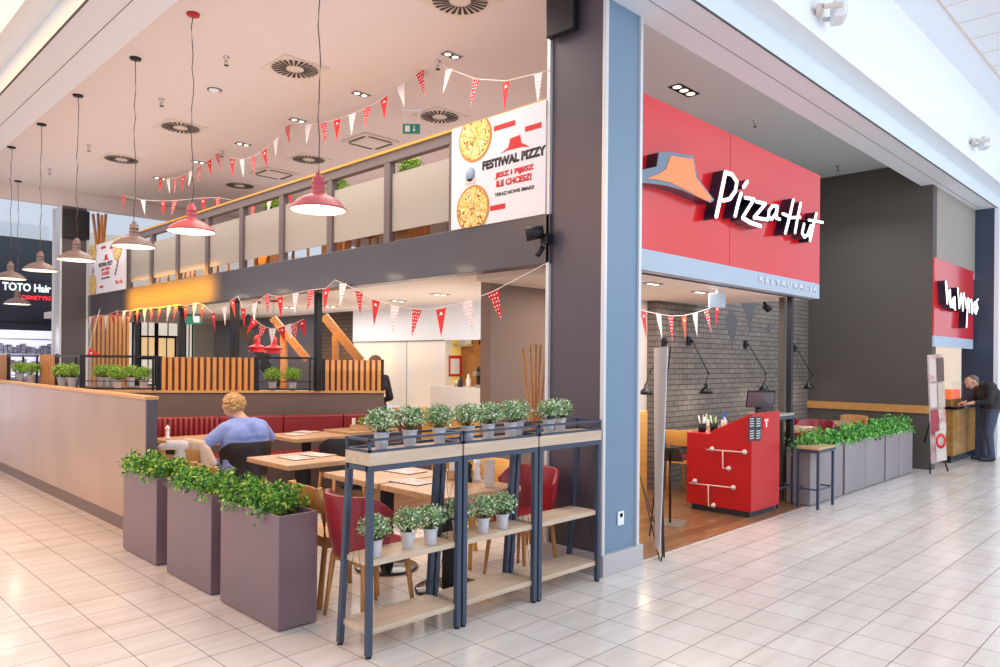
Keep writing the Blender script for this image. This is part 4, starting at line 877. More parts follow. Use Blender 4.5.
def pepper_mill(p, label, m='white', s=1):
    bm = B(); lathe(bm, [(0, 0), (.026, 0), (.026, .02), (.018, .05), (.022, .08), (.016, .10), (.024, .115), (.024, .135), (.01, .145), (.012, .155), (0, .16)], 20)
    for v in bm.verts: v.co *= s
    o = obj('pepper_mill', bm, m, loc=p); tag(o, label, 'pepper mill')
a = az(477, 481, .75); pepper_mill((a.x, a.y, .75), 'white pepper mill on the table behind the middle shelf unit', 'white', 1.15)
a = az(469, 482, .75); pepper_mill((a.x, a.y, .75), 'black pepper mill beside the white one on the table', 'blackmetal', .95)
pepper_mill((-1.38, 4.9, .75), 'white pepper mill on the table in front of the woman, by the partition', 'white', 1.0)
def card(p, rz, h, w, label, tilt=.12, m='poster'):
    bm = B(); R = Matrix.Rotation(tilt, 3, 'X'); bbox(bm, -w / 2, -.002, 0, w / 2, .002, h, rot=R); bbox(bm, -w / 2, .0, 0, w / 2, .05, .006)
    o = obj('menu_card', bm, m, loc=p); o.rotation_euler = (0, 0, rz); tag(o, label, 'menu card')
a = az(489, 487, .75); card((a.x, a.y, .75), -.6, .20, .075, 'tall printed menu card standing on the table beside the white pepper mill')
def table_box(p, label, w=.2, plant=True, rz=0):
    t = thing('table_caddy', label, 'caddy', p, rz)
    bm = B()
    for q in ((-w / 2, -.06, 0, w / 2, -.052, .07), (-w / 2, .052, 0, w / 2, .06, .07), (-w / 2, -.06, 0, -w / 2 + .008, .06, .07), (w / 2 - .008, -.06, 0, w / 2, .06, .07), (-w / 2, -.06, 0, w / 2, .06, .008)): bbox(bm, *q)
    obj('wooden_box', bm, 'tabletop', t)
    rg = random.Random(int(w * 100)); bm = B(); pts = []
    for k in range(240):
        d = Vector((rg.gauss(0, 1), rg.gauss(0, 1), abs(rg.gauss(0, 1)))).normalized(); pts.append((Vector((.03, 0, .08)) + Vector((d.x * .07, d.y * .06, d.z * .10)) * rg.uniform(.3, 1), d))
    leaves(bm, pts, .014, 4, 1, rg); obj('herb_leaves', bm, ['leafA', 'leafB', 'leafC', 'leafD'], t, keep=True)
    bm = B(); bbox(bm, -w / 2 + .02, -.02, .01, -w / 2 + .06, .02, .15); obj('napkin_stack', bm, 'paper', t)
a = az(353, 431, .75); table_box((.85, 4.45, .75), 'wooden table caddy with herbs on the far table by the banquette', .26, rz=-.7)
a = az(460, 479, .75); table_box((-.80, .74, .75), 'wooden table caddy with green herbs behind the white pepper mill', .2, rz=-.7)
table_box((4.30, 1.45, .75), 'wooden table caddy with yellow-green herbs against the brick wall', .2, rz=-.5)
table_box((5.6, 1.1, .75), 'wooden table caddy on the table behind the black post', .2, rz=-.5)
table_box((4.55, 1.62, .75), 'wooden table caddy behind the desk monitor by the brick wall', .2, rz=-.5)
a = az(674, 429, .75); card((a.x, a.y, .75), -.75, .14, .10, 'white menu card on the table against the brick wall', .1, 'paper')
# banquette ----------------------------------------------------------
b0 = aw(150, 400, 8.7); b1 = aw(430, 400, 10.0); b0.z = b1.z = 0; bd = (b1 - b0).normalized(); bn = Vector((-bd.y, bd.x, 0)); bn = bn if bn.dot(Fv) > 0 else -bn; BL = (b1 - b0).length
t = thing('banquette', 'long dark red leather banquette along the terrace wall', 'banquette', (b0.x, b0.y, 0), math.atan2(bd.y, bd.x))
bm = B(); bbox(bm, 0, -.1, 0, BL, .44, .34); bbox(bm, 0, .40, .34, BL, .44, .66); obj('base', bm, 'terracewall', t)
k = 0; x = 0
while x < BL - .05:
    L = min(.78, BL - x); bm = B(); bbox(bm, x + .004, -.12, .36, x + L - .004, .36, .46); obj('seat_cushion', bm, 'redbooth', t, .025)
    bm = B()
    if k == 0:
        for j in range(13): tube(bm, [(x + .03 + L * j / 13, .36, .66), (x + .03 + L * j / 13, .37, .90)], .036, 10)
        bbox(bm, x, .37, .66, x + L, .44, .91)
    else: bbox(bm, x + .004, .34, .66, x + L - .004, .44, .91)
    obj('back_cushion', bm, 'redbooth', t, .02); x += L; k += 1
# reception desk -----------------------------------------------------
t = thing('reception_desk', 'bright red reception desk with white pipe decoration at the entrance', 'desk', (0, 0, 0))
pr = [(.94, .07), (.94, .86), (.66, .865), (.63, .90), (.17, 1.12), (.17, .07)]
bm = B(); prism(bm, [(2.82, y, z) for y, z in pr], (.68, 0, 0)); obj('body', bm, 'counterred', t, .006)
bm = B(); bbox(bm, 2.87, .21, 0, 3.46, .90, .07); obj('plinth', bm, 'letterside', t)
DX = lambda u, v: ax(660 + u / 5.13, 400 + v / 5.13, 2.79)
def pipe(pts, label=None):
    bm = B(); tube(bm, pts, .0075, 8); obj('white_pipe', bm, 'pipe', t)
pipe([DX(236, 254), DX(430, 268)]); pipe([DX(322, 261), DX(322, 350), DX(346, 352)]); pipe([DX(150, 426), DX(372, 450)]); pipe([DX(248, 437), DX(248, 545), DX(270, 542)])
for u, v in ((263, 252), (430, 268), (348, 352), (175, 417), (372, 450), (270, 542)):
    p = DX(u, v); bm = B(); lathe(bm, [(0, -.012), (.028, -.010), (.028, 0), (.016, .003), (.014, .03), (0, .03)], 18)
    for w_ in bm.verts: w_.co = Vector((p.x + .0 - w_.co.z + .012, p.y + w_.co.x, p.z + w_.co.y))
    obj('pipe_flange', bm, 'pipe', t)
DY = lambda u, v: ay(660 + u / 5.13, 400 + v / 5.13, .165)
for u0, u1, v0, v1, m_, n_ in ((456, 486, 88, 145, 'slate', 'dark_notice'), (489, 519, 88, 145, 'slate', 'dark_notice'), (456, 486, 150, 208, 'slate', 'dark_notice'), (489, 519, 150, 206, 'slate', 'dark_notice'), (530, 560, 90, 146, 'bannerred', 'red_sticker')):
    a, b = DY(u0, v0), DY(u1, v1); bm = B(); bbox(bm, a.x, .163, b.z, b.x, .17, a.z); g = obj(n_, bm, m_, t)
    bm = B(); W_, H_ = b.x - a.x, a.z - b.z
    if n_ == 'dark_notice':
        for q in (.2, .4, .6, .8): bbox(bm, a.x + W_ * .15, .161, b.z + H_ * q, a.x + W_ * .8, .163, b.z + H_ * (q + .06))
    else: bbox(bm, a.x + W_ * .4, .161, b.z + H_ * .15, a.x + W_ * .6, .163, b.z + H_ * .75); bbox(bm, a.x + W_ * .2, .161, b.z + H_ * .65, a.x + W_ * .8, .163, b.z + H_ * .85)
    obj('notice_marks', bm, 'paper', g)
t = thing('monitor', 'dark till screen on a stand on top of the red reception desk', 'monitor', (3.36, .36, 1.05), math.radians(128))
R = Matrix.Rotation(-.5, 3, 'X'); bm = B(); bbox(bm, -.15, -.02, .12, .15, .01, .33, rot=R); obj('screen_housing', bm, 'blackmetal', t, .006)
bm = B(); bbox(bm, -.14, .011, .13, .14, .013, .32, rot=R); obj('screen', bm, 'screen', t)
bm = B(); bbox(bm, -.03, -.03, 0, .03, .03, .16); bbox(bm, -.08, -.08, -.02, .08, .08, .02); obj('stand', bm, 'blackmetal', t)
bm = B(); bbox(bm, -.10, -.06, 0, .10, .06, .05); o = obj('card_terminal', bm, 'slate', loc=(3.33, .25, 1.085), bevel=.01); tag(o, 'small grey box on the high end of the red reception desk', 'terminal')
def pencup(p, label, n=5):
    t = thing('pen_cup', label, 'cup', p)
    bm = B(); lathe(bm, [(0, 0), (.042, 0), (.045, .10), (.040, .10), (.038, .01), (0, .01)], 20); obj('cup', bm, 'blackmetal', t)
    bm = B()
    for k in range(n): a = k * 1.3; tube(bm, [(.01 * math.cos(a), .01 * math.sin(a), .012), (.05 * math.cos(a), .05 * math.sin(a), .17 + .01 * k)], .005, 6)
    obj('pens', bm, 'paper', t)
pencup((2.98, .84, .86), 'black cup of white pens at the low end of the red desk'); pencup((3.10, .76, .862), 'second black cup on the low ledge of the red desk', 3)
t = thing('spray_bottle', 'bright blue spray bottle on the red desk by the brick wall', 'bottle', (3.30, .74, .86))
bm = B(); lathe(bm, [(0, 0), (.035, 0), (.035, .12), (.015, .15), (.012, .18), (0, .18)], 18); obj('bottle', bm, 'paper', t)
bm = B(); bbox(bm, -.03, -.012, .18, .05, .012, .21); bbox(bm, -.035, -.008, .13, -.02, .008, .185); bbox(bm, -.015, -.015, .165, .015, .015, .19); obj('trigger_head', bm, 'blue', t, .004)
# high console, stool, black post -----------------------------------
def frame_table(x0, y0, x1, y1, z, top, label, name, s=.026, ring=.22, tt=.03, cat='table'):
    t = thing(name, label, cat, (x0, y0, 0)); L, D = x1 - x0, y1 - y0
    bm = B(); bbox(bm, 0, 0, z - tt, L, D, z); obj('top', bm, top, t, .003)
    for a in (s / 2, L - s / 2):
        for b in (s / 2, D - s / 2): bm = B(); bar(bm, (a, b, 0), (a, b, z - tt), s, s, up=(1, 0, 0)); obj('leg', bm, 'steelblue', t)
    bm = B()
    for zz in (z - tt - .02, ring):
        q = .03 if zz > ring else .016
        bar(bm, (s, s / 2, zz), (L - s, s / 2, zz), q); bar(bm, (s, D - s / 2, zz), (L - s, D - s / 2, zz), q); bar(bm, (s / 2, s, zz), (s / 2, D - s, zz), q); bar(bm, (L - s / 2, s, zz), (L - s / 2, D - s, zz), q)
    obj('rails', bm, 'steelblue', t)
frame_table(3.84, -.13, 4.30, .12, .70, 'tabletop', 'small black steel stool with a wooden top in front of the right planters', 'stool', cat='stool')
frame_table(3.58, .22, 4.0, .58, 1.07, 'steel', 'tall slim dark console between the red desk and the black post', 'console_table')
bm = B(); bbox(bm, 4.04, .28, 0, 4.10, .34, 2.44); o = obj('support_post', bm, 'blackmetal'); tag(o, 'tall black post standing right of the red desk under the red sign', 'post')
bm = B(); bbox(bm, 4.10, .40, 0, 4.16, .46, 2.44); o = obj('cladding_board', bm, 'darkwall'); tag(o, 'narrow brown upright board just left of the tall black post', 'board')
# menu stand and roll-up banner -------------------------------------
a = az(670, 524, 0); t = thing('menu_stand', 'black menu stand on a square floor plate left of the red desk', 'stand', (a.x, a.y, .004), math.radians(20))
bm = B(); bbox(bm, -.19, -.15, 0, .19, .15, .012); obj('base_plate', bm, 'steel', t)
bm = B(); tube(bm, [(0, 0, .01), (-.02, .0, .70)], .013, 10); obj('pole', bm, 'blackmetal', t)
R = Matrix.Translation((-.02, 0, .70)) @ Matrix.Rotation(.55, 4, 'Y'); bm = B(); bbox(bm, -.15, -.11, 0, .15, .11, .012)
for v in bm.verts: v.co = R @ v.co
obj('menu_holder', bm, 'blackmetal', t)
A_ = aw(662, 360, 6.1); B_ = aw(649, 360, 6.8); A_.z = B_.z = 0; d = (B_ - A_).normalized()
t = thing('display_banner', 'tall white display banner seen almost edge on beside the near column', 'banner', (A_.x, A_.y, 0), math.atan2(d.y, d.x)); L = (B_ - A_).length
bm = B(); prism(bm, [(0, 0, .06), (L * .35, 0, .06), (L, -.05, 1.78), (0, -.05, 1.78)], (0, .006, 0)); obj('printed_sheet', bm, 'white', t)
bm = B()
for p, q in (((.0, -.02, .04), (L, -.07, 1.78)), ((L, -.02, .04), (0, -.07, 1.78)), ((.1, -.05, .0), (.3, -.06, .65)), ((0, -.02, .06), (-.02, .0, .0))): tube(bm, [p, q], .006, 8)
obj('cross_frame', bm, 'blackmetal', t)
bm = B(); tube(bm, [az(640, 505, .0) + Uv * .32, az(658.7, 536, .01)], .006, 8); tube(bm, [az(640, 520, 0) + Uv * .45, az(659.4, 559, .01)], .006, 8)
o = obj('banner_leg', bm, 'blackmetal'); o.parent = t; o.matrix_parent_inverse = (Matrix.Translation((A_.x, A_.y, 0)) @ Matrix.Rotation(math.atan2(d.y, d.x), 4, 'Z')).inverted()
# brick wall lamps ---------------------------------------------------
def wall_lamp(m_, e_, s_, label, r=.095):
    P0 = ay(*m_, 1.82); P1_ = ay(*e_, 1.62); P2_ = ay(*s_, 1.55)
    t = thing('wall_lamp', label, 'wall lamp', P0, 0, 'black swing-arm wall lamps'); e = P1_ - P0; s = P2_ - P0
    bm = B(); bbox(bm, -.04, -.03, -.06, .04, 0, .06); tube(bm, [(0, -.03, 0), (.03, -.06, 0)], .018, 10); obj('wall_bracket', bm, 'blackmetal', t, .006)
    bm = B(); tube(bm, [(.02, -.05, 0), e], .007, 8); tube(bm, [e, s + Vector((0, 0, .10))], .006, 8); sphere(bm, e, .018, 1); obj('swing_arm', bm, 'blackmetal', t)
    bm = B(); lathe(bm, [(0, .10), (.022, .095), (.026, .05), (.05, .035), (r, -.03), (r - .004, -.03), (.045, .03), (0, .04)], 24, s); g = obj('shade', bm, 'blackgloss', t)
    bm = B(); lathe(bm, [(0, -.015), (r - .012, -.024), (0, -.026)], 24, s); obj('lit_bulb', bm, 'bulb', g)
    light('POINT', P0 + s + Vector((0, .0, -.08)), 2.2, (1, .86, .68), .05)
wall_lamp((688, 341), (708.5, 373), (706, 391), 'swing-arm wall lamp on the brick wall left of the desk monitor')
wall_lamp((744.5, 344.5), (766, 374), (764, 389), 'swing-arm wall lamp above the desk monitor')
wall_lamp((793, 348), (812.5, 376), (808.7, 387), 'swing-arm wall lamp in the corner by the dark wall')
wall_lamp((663, 342), (650, 372), (646, 392), 'swing-arm wall lamp partly hidden by the near column', .10)
# pennant shadows put on the brick wall as flat grey patches
t = thing('pennant_shadows', 'grey pennant shadows painted on the brick wall', 'painted shadow', (0, 0, 0))
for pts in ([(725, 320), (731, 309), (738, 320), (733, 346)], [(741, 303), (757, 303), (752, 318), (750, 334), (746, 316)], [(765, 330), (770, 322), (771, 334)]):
    bm = B(); prism(bm, [ay(u, v, 1.818) for u, v in pts], (0, .004, 0)); obj('painted_shadow', bm, 'shadowgrey', t)
a = aw(764.5, 305, 9.6); t = thing('ceiling_spotlight', 'small black spotlight hanging at the edge of the entrance ceiling', 'spotlight', a)
bm = B(); tube(bm, [(0, 0, .0), (.05, -.05, -.07)], .045, 14); obj('lamp_head', bm, 'blackmetal', t); bm = B(); bbox(bm, -.015, -.015, 0, .015, .015, .5 if False else .06); obj('bracket', bm, 'blackmetal', t)
# entrance ceiling: recessed lamps, hanging light box
for u, v, l in ((653, 283, 'recessed spotlight in the entrance ceiling beside the near column'), (700, 291.5, 'recessed spotlight in the entrance ceiling left of the white light box')):
    a = az(u, v, 2.44); twin_spot(a.x, a.y, l, 2.44, 2, .05, math.radians(0))
a = az(717, 287, 2.44); t = thing('light_box', 'white rectangular light box hanging under the entrance ceiling', 'sign', (a.x, a.y, 2.30), math.radians(-45))
bm = B(); bbox(bm, -.085, -.02, -.075, .085, .02, .075); obj('box', bm, 'signband', t, .004)
bm = B(); bbox(bm, -.01, -.01, .075, .01, .01, .14); bbox(bm, -.10, -.03, .125, .10, .03, .14); obj('bracket', bm, 'white', t)
# under-gallery ceiling lamps
for k, (u, v, l) in enumerate([(398, 300.5, 'pair of lamps in the gallery underside near the white wall'), (289, 307, 'lamp in the gallery underside above the red pendants'), (440, 294, 'lamp in the gallery underside near the brown wall'), (330, 306, 'lamp in the gallery underside beside the dark terrace post')]):
    a = az(u, v, 2.55); twin_spot(a.x, a.y, 'recessed ' + l, 2.55, 2, .06)
# projector clamp on the near column, camera on far column
t = thing('stage_spotlight', 'black clamp spotlight fixed at the end of the gallery beam by the column', 'spotlight', ax(545, 232, -.05))
bm = B(); tube(bm, [(-.02, .0, .0), (-.12, .10, -.02)], .05, 14, r2=.06); obj('lamp_head', bm, 'blackmetal', t); bm = B(); bbox(bm, -.03, -.05, -.10, .045, .02, -.02); tube(bm, [(-.02, 0, -.12), (-.06, .03, -.2)], .022, 10); obj('clamp', bm, 'blackmetal', t)
t = thing('security_camera', 'small black and silver spotlight on the far dark column', 'spotlight', aw(80, 305, 15.2))
bm = B(); tube(bm, [(.1, 0, .02), (-.2, -.1, -.03)], .06, 12); obj('body', bm, 'blackmetal', t); bm = B(); tube(bm, [(-.1, 0, -.07), (.2, 0, -.1)], .05, 10); obj('bracket', bm, 'alu', t)
# floodlights on the mall fascia
for u, v, l, y in ((826, 13, 'white floodlight on the mall fascia near the top of the view', -.72), (977, 143, 'white floodlight on the mall fascia farther to the right', -.72)):
    t = thing('floodlight', l, 'floodlight', ay(u, v, y), math.radians(30), 'white floodlights')
    bm = B(); bbox(bm, -.12, -.16, -.09, .12, -.05, .09); obj('housing', bm, 'white', t, .02)
    bm = B(); bbox(bm, -.10, -.166, -.07, .10, -.16, .07); obj('lens', bm, 'alu', t)
    bm = B(); bbox(bm, -.15, -.12, -.02, -.13, .06, .02); bbox(bm, .13, -.12, -.02, .15, .06, .02); bbox(bm, -.15, .04, -.03, .15, .10, .03); obj('bracket', bm, 'vent', t)
# kitchen ------------------------------------------------------------
c0 = ax(430, 389.5, 2.75)
bm = B(); bbox(bm, 2.75, 2.3, .872, 2.82, c0.y, 1.219); bbox(bm, 2.75, 2.3, 1.22, 3.2, c0.y, 1.245); bbox(bm, 2.82, c0.y - .03, .872, 3.2, c0.y, 1.22); tag(obj('serving_hatch_screen', bm, 'offwhite'), 'beige serving screen in front of the yellow kitchen', 'counter')
bm = B(); bbox(bm, 2.78, 2.3, 0, 3.19, 6.3, .84); bbox(bm, 2.74, 2.3, .84, 3.2, 6.32, .87); tag(obj('service_counter', bm, 'yellowwood'), 'yellow wooden service counter below the white wall panels', 'counter')
t = thing('kitchen_shelf', 'steel kitchen wall shelf with boxes inside the yellow lit opening', 'shelf', (3.5, 5.40, ay(455, 346, 5.4).z))
bm = B(); bbox(bm, -.1, -.12, 0, .85, .17, .03); obj('shelf_board', bm, 'steel', t)
for k in range(5): bm = B(); bbox(bm, -.05 + .16 * k, -.08, .03, .07 + .16 * k, .08, .10 + .02 * (k % 3)); obj('stored_box', bm, ['paper', 'timber', 'redclip', 'steel', 'slatback'][k], t)
a = ay(455.5, 366, 5.55); bm = B(); bbox(bm, -.14, 0, -.17, .14, .03, .17); o = obj('red_noticeboard', bm, 'redclip', loc=a); tag(o, 'red framed notice board on the yellow kitchen wall', 'notice board')
bm = B(); bbox(bm, -.11, -.008, -.13, .08, 0, .12); g = obj('notice_sheet', bm, 'paper', o)
bm = B(); a = ay(472, 360, 5.3); bbox(bm, a.x, 5.25, 0, 4.38, 5.57, 1.9); tag(obj('kitchen_cupboard', bm, 'timber', bevel=.005), 'orange-brown wooden cupboard at the right of the yellow kitchen', 'cupboard')
t = thing('coffee_machine', 'dark machine on the kitchen counter edge beside the brown wall', 'machine', (2.97, 4.33, 1.245))
bm = B(); bbox(bm, -.12, -.12, .05, .12, .12, .32); obj('body', bm, 'blackmetal', t, .03); bm = B(); bbox(bm, -.1, -.15, 0, .1, .15, .05); bbox(bm, -.2, .02, .18, -.1, .10, .24); obj('base', bm, 'steel', t)
for k, (yy, h_, m_) in enumerate([(4.83, .16, 'jacket'), (4.66, .2, 'paper'), (4.92, .12, 'steel')]):
    bm = B(); lathe(bm, [(0, 0), (.035, 0), (.035, h_ * .6), (.015, h_ * .8), (.015, h_), (0, h_)], 16); o = obj('bottle', bm, m_, loc=(2.9, yy, 1.245)); tag(o, ['black', 'white', 'steel'][k] + ' bottle on the beige serving screen', 'bottle')
# timber frames, dark beams
def timber(polys, w, label, t_=.14):
    t = thing('timber_frame', label, 'timber frame', (0, 0, 0))
    for (p, q, th) in polys: bm = B(); bar(bm, aw(*p, w), aw(*q, w), th / 735 * w, .12, up=Fv); obj('beam', bm, 'timber', t)
timber([((273, 318), (307, 359), 6.5), ((284, 331), (284, 458), 5.5)], 12.2, 'pale timber brace and post behind the red pendant lamps')
timber([((324, 316), (361, 361), 8), ((335.5, 335), (335.5, 460), 5.5)], 11.9, 'brown timber brace against the dark bricks beside the white wall')
t = thing('stair_beam', 'dark sloping stair beams behind the red pendant lamps', 'stair', (0, 0, 0))
for p, q in (((240, 325), (268, 362)), ((262, 362), (280, 385)), ((246, 318), (262, 330))): bm = B(); bar(bm, aw(*p, 13.4), aw(*q, 13.4), .17, .12, up=Fv); obj('beam', bm, 'blackmetal', t)
# far end: slat wall, windows, grey panel
t = thing('slatted_wall', 'tall vertical wood slats beside the far dark column', 'slatted screen', (0, 0, 0))
bm = B(); bbox(bm, .12, 12.86, 0, .85, 12.9, 2.5); obj('light_backing', bm, 'offwhite', t)
bm = B()
for k in range(9): bbox(bm, .16 + k * .08, 12.78, 0, .20 + k * .08, 12.86, 2.5)
obj('wooden_slats', bm, 'slat', t)
for n_, (u0, u1, v0, v1, m_) in enumerate([(141, 154, 321, 336, 'windowwhite'), (158, 177, 322, 336, 'windowwhite'), (141, 154, 337, 358, 'windowglow'), (158, 174, 338, 362, 'windowglow'), (141, 154, 358, 384, 'windowwhite'), (158, 176, 362, 384, 'windowwhite'), (186, 191, 322, 384, 'windowwhite'), (118, 131, 322, 384, 'windowwhite')]):
    a, b = ay(u0, v0, 16.39), ay(u1, v1, 16.39); bm = B(); bbox(bm, a.x, 16.37, b.z, b.x, 16.41, a.z); g = struct(obj('window_%d' % (n_ + 1), bm, m_))
    bm = B(); bbox(bm, a.x - .04, 16.35, b.z - .03, a.x, 16.4, a.z + .03); bbox(bm, b.x, 16.35, b.z - .03, b.x + .04, 16.4, a.z + .03); bbox(bm, a.x, 16.35, a.z, b.x, 16.4, a.z + .04); bbox(bm, a.x, 16.35, b.z - .04, b.x, 16.4, b.z)
    bbox(bm, (a.x + b.x) / 2 - .012, 16.35, b.z, (a.x + b.x) / 2 + .012, 16.37, a.z); obj('window_frame', bm, 'blackmetal', g)
a = ay(194, 322, 16.2); b = ay(218, 384, 16.2); bm = B(); bbox(bm, a.x, 16.2, 0, b.x, 16.25, a.z + .2); tag(obj('grey_panel', bm, 'offwhite', bevel=.003), 'plain grey partition panel behind the long slat screen', 'panel')
bm = B(); q = aw(125, 388, 12.2); bbox(bm, -.9, -.18, 0, .9, .18, 1.17); o = obj('planter_bench', bm, 'plinth', loc=(q.x, q.y, 0), bevel=.004); o.rotation_euler = (0, 0, math.radians(-45)); tag(o, 'grey-brown bench wall carrying a row of pots behind the terrace', 'bench')
for k, u in enumerate((101, 108, 115, 131)):
    a = aw(u, 375, 12.2); put_plant((a.x, a.y, 1.17), 'green bucket plant in the far row behind the terrace, %s' % ['first from the left', 'second from the left', 'third from the left', 'rightmost'][k], 'pots in the far row', 'y', k, 1.6)
# shop across the hall ----------------------------------------------
ty = 17.2
a0 = ay(0, 300, ty)
bm = B(); bbox(bm, -5, ty, 2.95, 1.6, ty + .3, 4.5); tag(obj('shop_fascia', bm, 'shopdark'), 'dark teal shop fascia across the mall at the left edge', 'fascia')
ts = thing('shop_sign', 'dark shop sign with white and red lit lettering at the left edge', 'sign', (0, 0, 0))
bm = B(); z0, z1 = ay(25, 322, ty).z, ay(25, 280, ty).z; bbox(bm, -5, ty - .12, z0, 1.6, ty, z1); obj('sign_board', bm, 'shopsign', ts)
a = ay(2, 291, ty - .12); b = ay(53, 283, ty - .12); textmesh('white_lettering', 'TOTO Hair', 'neonwhite', (a.x, ty - .14, ay(20, 291.5, ty).z), (1, 0, 0), (0, 0, 1), .19, b.x - a.x - .05, .02, .02, ts)
a = ay(17, 300, ty - .12); b = ay(50, 300, ty - .12); textmesh('red_lettering', 'KOSMETYKI', 'neonred', (a.x, ty - .14, ay(20, 299.5, ty).z), (1, 0, 0), (0, 0, 1), .10, b.x - a.x, .02, .03, ts)
a = ay(52, 300, ty - .12); textmesh('red_lettering', 'DO', 'neonred', (a.x, ty - .14, ay(20, 299.5, ty).z), (1, 0, 0), (0, 0, 1), .10, None, .02, .03, ts)
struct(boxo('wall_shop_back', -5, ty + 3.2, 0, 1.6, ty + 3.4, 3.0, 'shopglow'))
struct(boxo('ceiling_shop', -5, ty, 2.75, 1.6, ty + 3.4, 2.95, 'white'))
struct(boxo('wall_shop_header', -5, ty - .02, z0 - .2, 1.6, ty + .1, z0, 'shopdark'))
struct(boxo('wall_shop_side', 1.5, ty, 0, 1.6, ty + 3.4, 2.95, 'shopdark'))
rg = random.Random(4)
t = thing('shop_shelving', 'white shop shelving full of small products across the mall', 'shelving', (0, 0, 0))
bm = B()
for z in (.5, .9, 1.3, 1.7, 2.1): bbox(bm, -4.5, ty + 2.3, z, 1.3, ty + 2.7, z + .03)
obj('shelves', bm, 'white', t)
bm = B()
for z in (.93, 1.33, 1.73):
    x = -4.4
    while x < 1.2: w_ = rg.uniform(.06, .14); bbox(bm, x, ty + 2.32, z, x + w_ * .8, ty + 2.5, z + rg.uniform(.14, .28)); x += w_
g = obj('products', bm, 'goods', t); g['kind'] = 'stuff'
# mall wall over the shop: bright structure
struct(boxo('wall_mall_left', -16, 19.5, 4.5, 1.0, 19.7, 5.2, 'white'))
# bundles of bamboo sticks -------------------------------------------
def sticks(base, tops, w, label, zb):
    t = thing('bamboo_sticks', label, 'decorative sticks', (0, 0, 0)); b = aw(*base, w)
    for k, (u, v, dw) in enumerate(tops):
        q = aw(u, v, w + dw); bm = B(); pz = Vector((b.x, b.y, zb)) + Rv * (.035 * (2 - k)) + Fv * (.03 * (k % 2)); tube(bm, [pz, pz.lerp(q, .5), q], .013 * w / 7.0, 10); obj('stick', bm, 'timber', t)
sticks((535, 470), [(523, 348, .1), (530, 345, -.1), (536, 344, 0), (541, 345, .15), (547, 346, -.05)], 6.6, 'bundle of tall bamboo sticks standing against the brown wall by the column', 0.0)
sticks((100, 262), [(93, 214, 0), (98, 213.5, .2), (102, 215, -.2), (106, 214, 0)], 14.2, 'bundle of bamboo sticks rising above the far banner', 2.86)
# kiosk ---------------------------------------------------------------
t = thing('kiosk_counter', 'wooden takeaway counter with a dark plinth at the right edge', 'counter', (0, 0, 0))
bm = B(); bbox(bm, 9.46, -.14, .12, 10.95, .55, .90); obj('wooden_body', bm, 'kioskwood', t, .005)
bm = B(); bbox(bm, 9.50, -.10, 0, 10.95, .5, .12); obj('plinth', bm, 'letterside', t)
bm = B(); bbox(bm, 9.42, -.2, .90, 10.98, .6, .95); obj('dark_worktop', bm, 'blackgloss', t, .004)
t = thing('food_display', 'heated glass food display glowing orange on the takeaway counter', 'display', (10.25, .15, .95))
bm = B(); bbox(bm, -.35, -.15, 0, .35, .2, .10); obj('base', bm, 'kioskwood', t); bm = B(); bbox(bm, -.33, -.13, .10, .33, .18, .26); obj('warm_food', bm, 'orangehot', t)
bm = B(); bbox(bm, -.35, -.16, .10, .35, -.15, .42); bbox(bm, -.35, .19, .1, .35, .2, .42); obj('glass_front', bm, 'glass', t)
t = thing('kiosk_machine', 'steel kitchen machine with a hood inside the bright kiosk', 'machine', (9.6, .9, 0))
bm = B(); bbox(bm, -.3, -.2, 0, .3, .3, 1.0); obj('cabinet', bm, 'steel', t); bm = B(); prism(bm, [(-.35, -.25, 1.45), (.35, -.25, 1.45), (.2, -.1, 1.62), (-.2, -.1, 1.62)], (0, .4, 0)); obj('hood', bm, 'slate', t); bm = B(); lathe(bm, [(0, 1), (.12, 1.0), (.10, 1.2), (.02, 1.35), (0, 1.35)], 16); obj('kettle', bm, 'slate', t)
t = thing('poster_stand', 'tall printed food poster on an easel stand by the kiosk', 'poster', az(938, 467, 0), 0)
a = az(931, 468, 0); b = az(947, 463, 0); o0 = t.location.copy()
def lo_(u, v, w): return aw(u, v, w) - o0
w0 = 11.0
bm = B(); prism(bm, [lo_(927.5, 355, w0), lo_(942, 354, w0 - .15), lo_(947, 460, w0 - .15), lo_(931.5, 464, w0)], Fv * .015); obj('poster_panel', bm, 'poster', t)
bm = B(); prism(bm, [lo_(935.5, 432, w0 - .12), lo_(944.5, 430, w0 - .2), lo_(946.5, 459, w0 - .2), lo_(937, 462, w0 - .12)], Fv * .006); obj('white_panel', bm, 'paper', t)
for r_ in range(4):
    for q_ in range(2):
        if r_ == 3 and q_: continue
        u0, v0 = 928.5 + q_ * 8 + r_ * 1.0, 358 + r_ * 26; bm = B(); f_ = .045 + q_ * .06
        prism(bm, [lo_(u0, v0, w0 - f_), lo_(u0 + 6.8, v0 - .6, w0 - f_ - .05), lo_(u0 + 7.6, v0 + 23, w0 - f_ - .05), lo_(u0 + .9, v0 + 24, w0 - f_)], -Fv * .008)
        obj('food_picture', bm, ['vent', 'shaderose', 'poster', 'shadegrey', 'shaderose', 'vent', 'flagorange', 'poster'][(r_ * 2 + q_ * 3) % 8] if (r_ + q_) % 3 else 'poster', t)
c = lo_(940.8, 441, w0 - .22); bm = B(); lathe(bm, [(.045, 0), (.075, 0), (.075, .004), (.045, .004)], 20)
for v in bm.verts: v.co = c + Rv * v.co.x + Uv * v.co.y * 1.5 - Fv * v.co.z
obj('round_emblem', bm, 'bannerred', t)
bm = B()
for p, q in ((lo_(930.5, 463, w0), lo_(930, 474, w0)), (lo_(944, 459, w0), lo_(948, 471, w0 - .3)), (lo_(936, 400, w0 + .03), lo_(921, 455, w0 + .7))): tube(bm, [p, q], .012, 8)
obj('easel_legs', bm, 'blackmetal', t)
